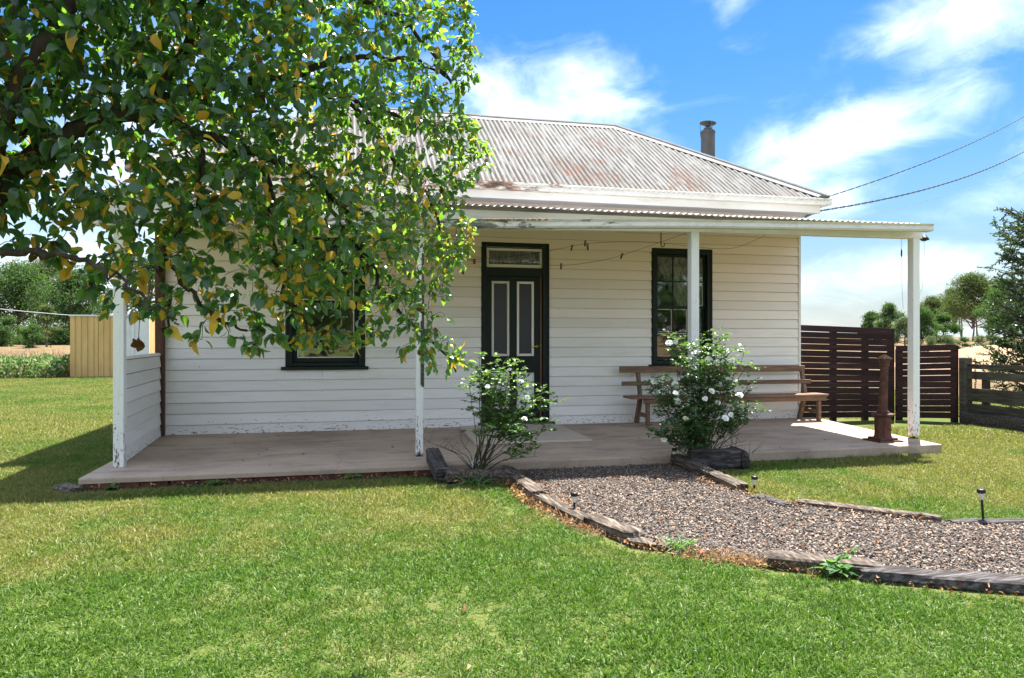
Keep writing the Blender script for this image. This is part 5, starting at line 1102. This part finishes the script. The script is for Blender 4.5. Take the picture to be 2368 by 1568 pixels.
for nm, pts, r0, r1 in LIMBS:
    c = [W(*p) for p in pts]; pts = cr(c); m = len(pts); pts = [p+Vector(q.normal(size=3))*(.010 if nm == 'branch' else .006)*min(1, k/4) for k, p in enumerate(pts)]
    rad = [(r0+(r1-r0)*(k/(m-1))**.8)*(1+.10*q.normal()) for k in range(m)]; mb = MB(); mb.tube(pts, rad, 9 if nm == 'branch' else 14); mb.build(nm, M['bark'], tree, smooth=True)
    if nm == 'branch': NP += pts; NR += rad
NP = [np.array(p) for p in NP]
OUT = [(-3.3, 3.75), (-1.0, 3.75), (-0.45, 3.4), (-0.21, 2.98), (-0.15, 2.62), (-0.17, 2.5), (-0.23, 2.41), (-0.17, 2.3), (-0.09, 2.16), (-0.12, 2.05), (-0.22, 1.97), (-0.17, 1.82), (-0.2, 1.67), (-0.26, 1.58), (-0.31, 1.46), (-0.25, 1.29), (-0.17, 1.28), (-0.21, 1.18), (-0.33, 1.14), (-0.48, 1.21), (-0.55, 1.3), (-0.8, 1.24), (-0.91, 1.28), (-1.03, 1.28), (-1.18, 1.25), (-1.33, 1.33), (-1.44, 1.39), (-1.56, 1.38), (-1.67, 1.50), (-1.75, 1.59), (-1.92, 1.65), (-2.09, 1.67), (-2.24, 1.65), (-2.62, 1.69), (-3.3, 1.84)]
n = 32500; u = q.uniform(-3.2, -.08, n); v = q.uniform(1.12, 3.7, n); k = inpoly(u, v, OUT); u, v = u[k], v[k]; dp = distpoly(u, v, OUT)
acc = np.where(v < 1.62, .46, np.where(v < 1.80, .75, 1.0)); acc = np.where((u > -1.05) & (v < 1.80), np.where(v < 1.5, .6, 1.05), acc); acc = np.where((u < -1.2) & (v < 1.75), .32, acc); acc = np.where(u < -2.25, .35, acc); acc = np.where(v > 3.15, .5, acc); acc = np.where((u < -1.35) & (v > 1.8) & (v < 2.25) & (u > -2.1), acc*.5, acc)
k = q.uniform(size=len(u)) < acc*.30; u, v, dp = u[k], v[k], dp[k]
cen = 2.62+.62*np.clip((u+2.2)/2.0, -.3, 1); th = np.clip(dp*1.1, .06, .42); d = cen+q.uniform(-1, 1, len(u))*th
zz_ = np.maximum(v, 0); shd = d-(SUN[0]*FW[0]+SUN[1]*FW[1])/SUN[2]*zz_; shu = u-(SUN[0]*RT[0]+SUN[1]*RT[1])/SUN[2]*zz_   # twigs are pulled nearer so the crown's shadow lands outside the view
d = np.where((shd > 2.62) & (shu/np.maximum(shd, .1) > -.78), np.maximum(d-(shd-2.62), 2.25), d)
AT = np.stack([FW[0]*d+RT[0]*u, FW[1]*d+RT[1]*u, v], 1); NPa = np.array(NP)
d0 = np.array([np.linalg.norm(NPa-a, axis=1).min() for a in AT]); AT = AT[np.argsort(d0)]; print('twigs', len(AT))
buf = np.zeros((len(NP)+len(AT)*4+10, 3)); buf[:len(NP)] = NPa; rb = np.zeros(len(buf)); rb[:len(NP)] = NR; nb = len(NP)
LPos, LDir = [], []; mb = MB()
for a in AT:
    dist = np.linalg.norm(buf[:nb]-a, axis=1); j = int((dist+.0*rb[:nb]).argmin()); p = buf[j]; ln = dist[j]
    if ln < .015: continue
    dr = (a-p)/ln; r0 = min(max(rb[j]*.75, .0016), .0022+.010*ln); side = np.cross(dr, q.normal(size=3)); pts = []
    for s in (0, .25, .5, .75, 1): pts.append(p+(a-p)*s+side*ln*.16*math.sin(s*PI)+np.array([0, 0, .10*ln*math.sin(s*PI)])+q.normal(size=3)*.004*(s > 0))
    mb.tube(pts, [r0, r0*.85, r0*.7, r0*.55, max(.0011, r0*.4)], 4, cap=False)
    for s, pp in zip((.25, .5, .75, 1), pts[1:]): buf[nb] = pp; rb[nb] = r0*(1-.6*s); nb += 1
    k = int(np.clip(ln/.013, 4, 9))
    for s in np.linspace(.30, 1.02, k):
        i = min(3, int(s*4)); f = s*4-i; LPos.append(pts[i]+(pts[min(4, i+1)]-pts[i])*min(f, 1)); LDir.append(dr)
mb.build('twigs', M['bark'], tree, smooth=True, kind='stuff')
LPos = np.array(LPos); LDir = np.array(LDir); n = len(LPos); print('leaves', n)
uu = LPos @ RT; dd = LPos @ FW
dv = LDir*.45+q.normal(size=(n, 3))*.65; dv[:, 2] -= .55; nv = q.normal(size=(n, 3))*.65+np.array([0, 0, 1.0])
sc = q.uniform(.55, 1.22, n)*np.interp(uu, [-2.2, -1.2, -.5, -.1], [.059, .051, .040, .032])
yel = q.uniform(size=n) < np.interp(uu, [-2.2, -1.0, -.3], [.13, .13, .07])*np.where(LPos[:, 2] < 2.0, 1.5, .7)
ded = q.uniform(size=n) < .012
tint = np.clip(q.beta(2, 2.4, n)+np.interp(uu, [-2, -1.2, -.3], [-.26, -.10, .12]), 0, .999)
mi = np.where(ded, 2, np.where(yel, 1, 0)); pick = q.randint(0, 5, n)
PR7 = ((0, .05), (.14, .62), (.32, .95), (.52, 1.0), (.72, .80), (.88, .45), (1, .02))
LT5 = [leaf_tpl(.25, .25, .33, PR7, wob=.12, seed=1), leaf_tpl(.50, .45, .31, PR7, wob=.16, seed=2), leaf_tpl(.85, .35, .33, PR7, wob=.2, seed=3), leaf_tpl(-.2, .3, .34, PR7, wob=.14, seed=4), leaf_tpl(.45, .85, .30, PR7, wob=.22, seed=5)]
R = frames(dv, nv); LPos = LPos+(R[:, :, 1]*.012)
pxx = 1183.5+1640*uu/dd; pyy = 787-1640*(LPos[:, 2]-CAM_H)/dd; vis = (pxx > 10) & (pxx < 1180) & (pyy > 10) & (pyy < 900)
face = np.abs((R[:, :, 2]*(LPos-np.array([0, 0, CAM_H]))).sum(1)/np.linalg.norm(LPos-np.array([0, 0, CAM_H]), axis=1))
big = np.argsort(-(sc/dd*vis*(.3+face)*np.where(dd < np.interp(uu, [-2.2, -.2], [2.62, 3.3]), 1.6, 1.0)))[:300]; isbig = np.zeros(n, bool); isbig[big] = True
MATS = [M['leaf'], M['yleaf'], M['dleaf']]; o0 = np.array(ORG[tree.name])
r_ = np.where(~isbig)[0]
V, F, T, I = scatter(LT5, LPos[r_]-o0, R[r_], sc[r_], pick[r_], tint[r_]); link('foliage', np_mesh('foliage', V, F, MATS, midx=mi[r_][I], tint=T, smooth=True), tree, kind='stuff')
LM = {}
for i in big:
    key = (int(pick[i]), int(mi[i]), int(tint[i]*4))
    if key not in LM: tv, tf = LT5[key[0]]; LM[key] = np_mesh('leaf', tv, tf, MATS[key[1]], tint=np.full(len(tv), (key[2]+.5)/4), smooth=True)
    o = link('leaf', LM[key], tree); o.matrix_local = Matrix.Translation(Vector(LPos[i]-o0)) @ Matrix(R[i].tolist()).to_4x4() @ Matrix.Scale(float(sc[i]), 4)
# a crumpled dead bunch caught on a low twig
c = W(-1.50, 1.31, 2.85); m = 4; pos = np.tile(np.array(c), (m, 1))+q.normal(size=(m, 3))*.012; dvv = q.normal(size=(m, 3))*.2; dvv[:, 2] -= 1
V, F, T, I = scatter([leaf_tpl(.9, .9, .35, wob=.3, seed=8)], pos-o0, frames(dvv, q.normal(size=(m, 3))), q.uniform(.03, .05, m), np.zeros(m, int), q.uniform(0, 1, m)); link('dead_leaf_bunch', np_mesh('dead_leaf_bunch', V, F, M['dleaf'], tint=T), tree)
mb = MB(); mb.tube([c+Vector((0, 0, .16)), c+Vector((.004, 0, .08)), c], .0016, 4); mb.build('twig', M['bark'], tree)

# ------------------------------------------------------------------ spiky shrub at the right edge
sb = Vector((10.62, 8.85, 0)); q = np.random.RandomState(31)
sh_ = thing('spiky_shrub', 'tall dark spiky shrub leaning over the paddock fence at the right edge', 'shrub', tuple(sb)); mb = MB(); P, D = [], []
mb.tube([sb, sb+Vector((.05, 0, 1.2)), sb+Vector((0, .1, 2.4)), sb+Vector((-.1, .1, 3.25))], [.09, .07, .045, .012], 8); mb.build('trunk', M['bark'], sh_, smooth=True); mb = MB()
for i in range(210):
    h = q.uniform(.15, 3.2); a = q.uniform(0, 2*PI); ln = (1.0-.13*h)*q.uniform(.65, 1.15); d = Vector((math.cos(a), math.sin(a), q.uniform(.05, .6))).normalized(); p = sb+Vector((0, .03*h, h)); e = p+d*ln+Vector((0, 0, .12*ln)); pts = cr([p, p.lerp(e, .5)-Vector((0, 0, .06)), e], 5)
    mb.tube(pts, [.014*(1-.85*k/(len(pts)-1)) for k in range(len(pts))], 5)
    for k in range(int(ln*14)):
        s = q.uniform(.25, 1); p2 = p.lerp(e, s)-Vector((0, 0, .06*math.sin(s*PI))); dd_ = (d+Vector(q.normal(size=3))*.55).normalized(); l2 = q.uniform(.08, .24); e2 = p2+dd_*l2; mb.tube([p2, e2], [.005, .002], 4)
        for s2 in np.linspace(.1, 1, int(l2/.011)): P.append(p2.lerp(e2, s2)); D.append(dd_)
mb.build('branches', M['bark'], sh_, smooth=True, kind='stuff')
P = np.array(P); D = np.array(D); n = len(P); print('shrub leaves', n); dv = D+q.normal(size=(n, 3))*.7; nv = q.normal(size=(n, 3))+np.array([0, 0, .6])
FL = (np.array([(-.10, 0, 0), (.10, 0, 0), (.20, .5, .03), (-.20, .5, .03), (.02, 1, -.05), (-.02, 1, -.05)]), np.array([(0, 1, 2, 3), (3, 2, 4, 5)]))
V, F, T, I = scatter([FL], P-np.array(sb), frames(dv, nv), q.uniform(.035, .06, n), np.zeros(n, int), q.uniform(0, 1, n)); link('foliage', np_mesh('foliage', V, F, M['firleaf'], tint=T), sh_, kind='stuff')

# ------------------------------------------------------------------ trees and scrub beyond
FARCARD = [leaf_tpl(.25, .45, .40, ((0, .55), (1, .45))), leaf_tpl(-.2, .3, .34, ((0, .3), (1, .7)))]
CARD = [leaf_tpl(.3, .3, .42, ((0, .3), (.35, 1), (.7, .8), (1, .1))), leaf_tpl(-.3, .4, .34, ((0, .3), (.35, 1), (.7, .8), (1, .1)))]
def far_tree(name, label, cat, group, px, d, ytop, wid, base, mat, seed, nl=2600, clumps=16, lo=.35, leaf=.2, trunks=1, bark='farbark', tall=1.0):
    """px, d: where it stands (pixel column of the viewing line, metres away); ytop: row of its top; wid: crown width in metres"""
    q = np.random.RandomState(seed); nl = int(nl*3); clumps = int(clumps*1.9); u = (px-1183.5)/1640*d; g = W(u, 0, d); zg = gz(g.x, g.y)-.1 if base is None else base; zt = CAM_H+(787-ytop)/1640*d; H = zt-zg
    t = thing(name, label, cat, (g.x, g.y, zg), group); o0 = np.array((g.x, g.y, zg)); cl = []
    for i in range(clumps):
        f = (i+.5)/clumps; h = lo+(1-lo)*q.uniform(.0, 1)**.8; prof = math.sin(min(1, max(0.12, (1.06-h)/(1.06-lo)*1.25))*PI/2); a = q.uniform(0, 2*PI); r = math.sqrt(q.uniform(0.05, 1))*prof*wid/2*.82
        cl.append((np.array([math.cos(a)*r, math.sin(a)*r, h*H-.12*H*(h > .8)*tall*0]), wid*q.uniform(.075, .155)))
    cl.append((np.array([0, 0, H*.93]), wid*.14)); mb = MB()
    for k in range(trunks):
        bx_ = q.normal()*.05*wid*(trunks > 1)*3; by_ = q.normal()*.1*(trunks > 1); top = Vector((g.x+bx_*.6, g.y+by_, zg+H*.86)); b0 = Vector((g.x+bx_, g.y+by_, zg-.1)); pts = cr([b0, b0.lerp(top, .4)+Vector((q.normal()*.06*wid*.4, 0, 0)), top], 5); r0 = .022*H/math.sqrt(trunks)+.02
        mb.tube(pts, [r0*(1-.8*j/(len(pts)-1)) for j in range(len(pts))], 7)
    for c, r in cl:
        z0 = zg+max(.12*H, c[2]*q.uniform(.35, .85)); p0 = Vector((g.x, g.y, z0)); p1 = Vector((g.x, g.y, zg))+Vector(c); mb.tube([p0, p0.lerp(p1, .5)+Vector((0, 0, -.03*H)), p1], [.010*H, .006*H, .002*H], 5)
    mb.build('trunk', M[bark], t, smooth=True)
    wts = np.array([r*r for c, r in cl]); ii = q.choice(len(cl), nl, p=wts/wts.sum()); cc = np.array([c for c, r in cl])[ii]; rr = np.array([r for c, r in cl])[ii]
    du = rnd_unit(q, nl); rad = q.uniform(.25, 1, nl)**.5*(1+.28*q.normal(size=nl)); off = du*rad[:, None]*rr[:, None]*np.array([1.15, 1.15, .75]); pos = cc+off
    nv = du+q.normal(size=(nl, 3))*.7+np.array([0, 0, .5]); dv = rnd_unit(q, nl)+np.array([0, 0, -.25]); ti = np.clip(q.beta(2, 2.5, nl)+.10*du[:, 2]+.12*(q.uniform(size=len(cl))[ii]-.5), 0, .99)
    V, F, T, I = scatter(FARCARD, pos, frames(dv, nv), q.uniform(.55, 1.3, nl)*leaf*.58, q.randint(0, 2, nl), ti); link('crown', np_mesh('crown', V, F, M[mat], tint=T), t)
    return t
GR, GL = 'trees beyond the side fence', 'trees beyond the paddock on the left'
far_tree('gum_tree', 'tallest spreading gum tree with bare trunks showing, right of the end post', 'tree', GR, 2247, 88, 642, 8.2, None, 'gumleaf', 1, 8000, 30, .40, .26, 3)
far_tree('gum_tree', 'slender open gum tree just right of the end post', 'tree', GR, 2160, 92, 690, 5.6, None, 'gumleaf', 2, 3800, 18, .5, .26, 2)
far_tree('wattle_tree', 'dark bushy tree directly behind the end post', 'tree', GR, 2130, 62, 716, 3.6, None, 'wattle', 3, 3400, 14, .05, .2, 1)
far_tree('wattle_tree', 'rounded bright bush between slender and tallest gum', 'tree', GR, 2182, 66, 730, 3.4, None, 'wattle', 4, 3000, 13, .05, .2, 1)
far_tree('wattle_tree', 'upright twin topped tree left of the end post', 'tree', GR, 2055, 72, 705, 3.8, None, 'wattle', 5, 3400, 14, .1, .22, 2)
far_tree('wattle_tree', 'small pointed tree nearest the tall fence panel', 'tree', GR, 2016, 78, 722, 3.0, None, 'wattle', 6, 2400, 10, .1, .24, 1)
far_tree('wattle_tree', 'soft grey green tree against the left of the end post', 'tree', GR, 2092, 56, 738, 3.2, None, 'scrub', 7, 2800, 12, .05, .18, 1)
far_tree('gum_tree', 'dense green tree half hidden behind the spiky shrub', 'tree', GR, 2325, 74, 652, 6.2, None, 'wattle', 8, 6000, 18, .2, .25, 1)
far_tree('gum_tree', 'large tree showing only at the right frame edge', 'tree', GR, 2410, 62, 640, 4.6, None, 'gumleaf', 9, 2400, 16, .2, .24, 1)
far_tree('gum_tree', 'layered gum crown adjoining the tallest gum on its left', 'tree', GR, 2205, 96, 672, 6.0, None, 'gumleaf', 10, 4200, 20, .45, .26, 2)
far_tree('gum_tree', 'gum crown adjoining the tallest gum on its right', 'tree', GR, 2288, 94, 658, 6.4, None, 'gumleaf', 11, 4200, 20, .42, .26, 2)
GS = 'low scrub beyond the side fence'
for i, (px, d, yt, wd, m, lb) in enumerate(((2190, 44, 776, 1.7, 'scrub', 'low grey scrub bush above the lower fence panel'), (2226, 42, 780, 1.2, 'wattle', 'small dark bush behind the top of the grey post'), (2262, 40, 779, 1.7, 'scrub', 'pale green bush behind the dry mound'), (2300, 39, 777, 1.6, 'scrub', 'pale green bush touching the spiky shrub'), (2150, 47, 779, 1.5, 'scrub', 'low bush partly hidden by the end post'), (2345, 40, 770, 1.8, 'wattle', 'green bush behind the spiky shrub'))):
    far_tree('scrub_bush', lb, 'bush', GS, px, d, yt, wd, None, m, 40+i, 1300, 12, .0, .11, 1)
far_tree('wattle_tree', 'broad dark green tree at the far left frame edge', 'tree', GL, 45, 54, 615, 7.6, None, 'wattle', 20, 6500, 28, .02, .24, 1)
far_tree('wattle_tree', 'rounded dark green tree above the tan shed', 'tree', GL, 180, 52, 632, 6.6, None, 'wattle', 21, 6500, 26, .02, .23, 1)
far_tree('gum_tree', 'taller pale gum seen between the shed and left post', 'tree', GL, 285, 66, 570, 5.2, None, 'gumleaf', 22, 4200, 20, .25, .27, 1)
far_tree('gum_tree', 'lighter tree rising behind the two dark left trees', 'tree', GL, 105, 70, 605, 9.0, None, 'gumleaf', 23, 5000, 24, .15, .28, 2)
far_tree('wattle_tree', 'green tree outside the left edge with only its side showing', 'tree', GL, -90, 50, 640, 5.0, None, 'wattle', 24, 2400, 18, .1, .24, 1)
far_tree('scrub_bush', 'small yellow green bush at the lower left frame edge', 'bush', GL, 22, 45, 735, 2.4, None, 'wattle', 25, 1700, 13, .0, .16, 1)
far_tree('scrub_bush', 'yellow green sapling left of the tan shed', 'bush', GL, 108, 44, 712, 1.9, None, 'gumleaf', 26, 1500, 12, .2, .16, 1)
far_tree('scrub_bush', 'low olive bush below the sapling', 'bush', GL, 76, 42, 752, 1.8, None, 'wattle', 27, 1300, 12, .0, .14, 1)
far_tree('gum_tree', 'gum tree showing between the corner post and end screen', 'tree', GL, 345, 58, 600, 3.6, None, 'wattle', 28, 2400, 16, .1, .24, 1)
for i, (px, d, yt, wd, lb) in enumerate(((8, 50, 770, 3.2, 'dark low scrub under the broad far left tree'), (60, 51, 764, 3.0, 'dark scrub beneath the sapling beside the shed'), (130, 50, 766, 3.0, 'shadowy scrub at the left corner of the shed'), (-40, 47, 762, 3.2, 'scrub cut by the left frame edge'))):
    far_tree('scrub_bush', lb, 'bush', 'scrub under the left trees', px, d, yt, wd, None, 'wattle', 80+i, 1500, 14, .0, .16, 1)
# dry mound beyond the side fence
mb = MB(); c = W((2275-1183.5)/1640*33, 0, 33); nA, nB_ = 36, 12; vs = []
for j in range(nB_+1):
    for i in range(nA): a = 2*PI*i/nA; r = (j/nB_); h = 1.0*(1-r*r)**1.2*(1+.25*noise.noise(Vector((math.cos(a)*r*3, math.sin(a)*r*3, 2)))); vs.append((c.x+math.cos(a)*r*3.6, c.y+math.sin(a)*r*5.0, h-.02+gz(c.x, c.y)*.5))
mb.add(vs, [(j*nA+i, (j+1)*nA+i, (j+1)*nA+(i+1) % nA, j*nA+(i+1) % nA) for j in range(nB_) for i in range(nA)]); mb.build('dry_mound', M['earth'], kind='structure', smooth=True)
# weeds and tall dry grass along the far edge of the left lawn
q = np.random.RandomState(77); n = 42000; x = q.uniform(-24, -5, n); y = 26.9+np.abs(q.normal(size=n))*3.2; kk = ~((x > -9.7) & (x < -6.7) & (y < 30)); x, y = x[kk], y[kk]; n = len(x); pos = np.stack([x, y, np.array([gz(a, b) for a, b in zip(x, y)])], 1)
tall = q.uniform(size=n) < np.clip((y-28.6)/3, 0.05, .9); dv = q.normal(size=(n, 3))*np.where(tall, .28, .9)[:, None]; dv[:, 2] = np.abs(dv[:, 2])+.6
k = ~tall; V, F, T, I = scatter(CARD, pos[k]+np.stack([np.zeros(k.sum()), np.zeros(k.sum()), q.uniform(0, .8, k.sum())*(.4+.6*np.array([max(0, .5+noise.noise(Vector((a*.9, b*.9, 5)))) for a, b in zip(x[k], y[k])]))], 1), frames(dv[k], rnd_unit(q, k.sum())+np.array([0, 0, .8])), q.uniform(.05, .15, k.sum()), q.randint(0, 2, k.sum()), q.uniform(0, 1, k.sum())); link('weeds', np_mesh('weeds', V, F, M['paddockweed'], tint=T), kind='stuff')
k = tall; V, F, T, I = scatter([SB], pos[k], frames(dv[k], rnd_unit(q, k.sum())), q.uniform(.35, .8, k.sum()), np.zeros(k.sum(), int), q.uniform(0, 1, k.sum())); link('tall_dry_grass', np_mesh('tall_dry_grass', V, F, M['straw'], tint=T), kind='stuff')

# trees standing across the lawn behind the viewer: they show only as reflections in the window panes
GBK = 'trees mirrored in the window panes'
for i, (x, y, H, wd, lb) in enumerate(((19.5, -21, 5.8, 8.5, 'dark round tree mirrored in the panes of the right window'), (-1.5, -24, 6.5, 9.0, 'broad tree mirrored in the left window pane'), (27, -25, 4.6, 9, 'lower tree mirrored at the edge of the right window'))):
    d = x*FW[0]+y*FW[1]; px = 1183.5+1640*(x*RT[0]+y*RT[1])/d
    far_tree('garden_tree', lb, 'tree', GBK, px, d, 787+1640*(CAM_H-H)/d, wd, 0, 'wattle', 60+i, 3800, 24, .12, .32, 1)
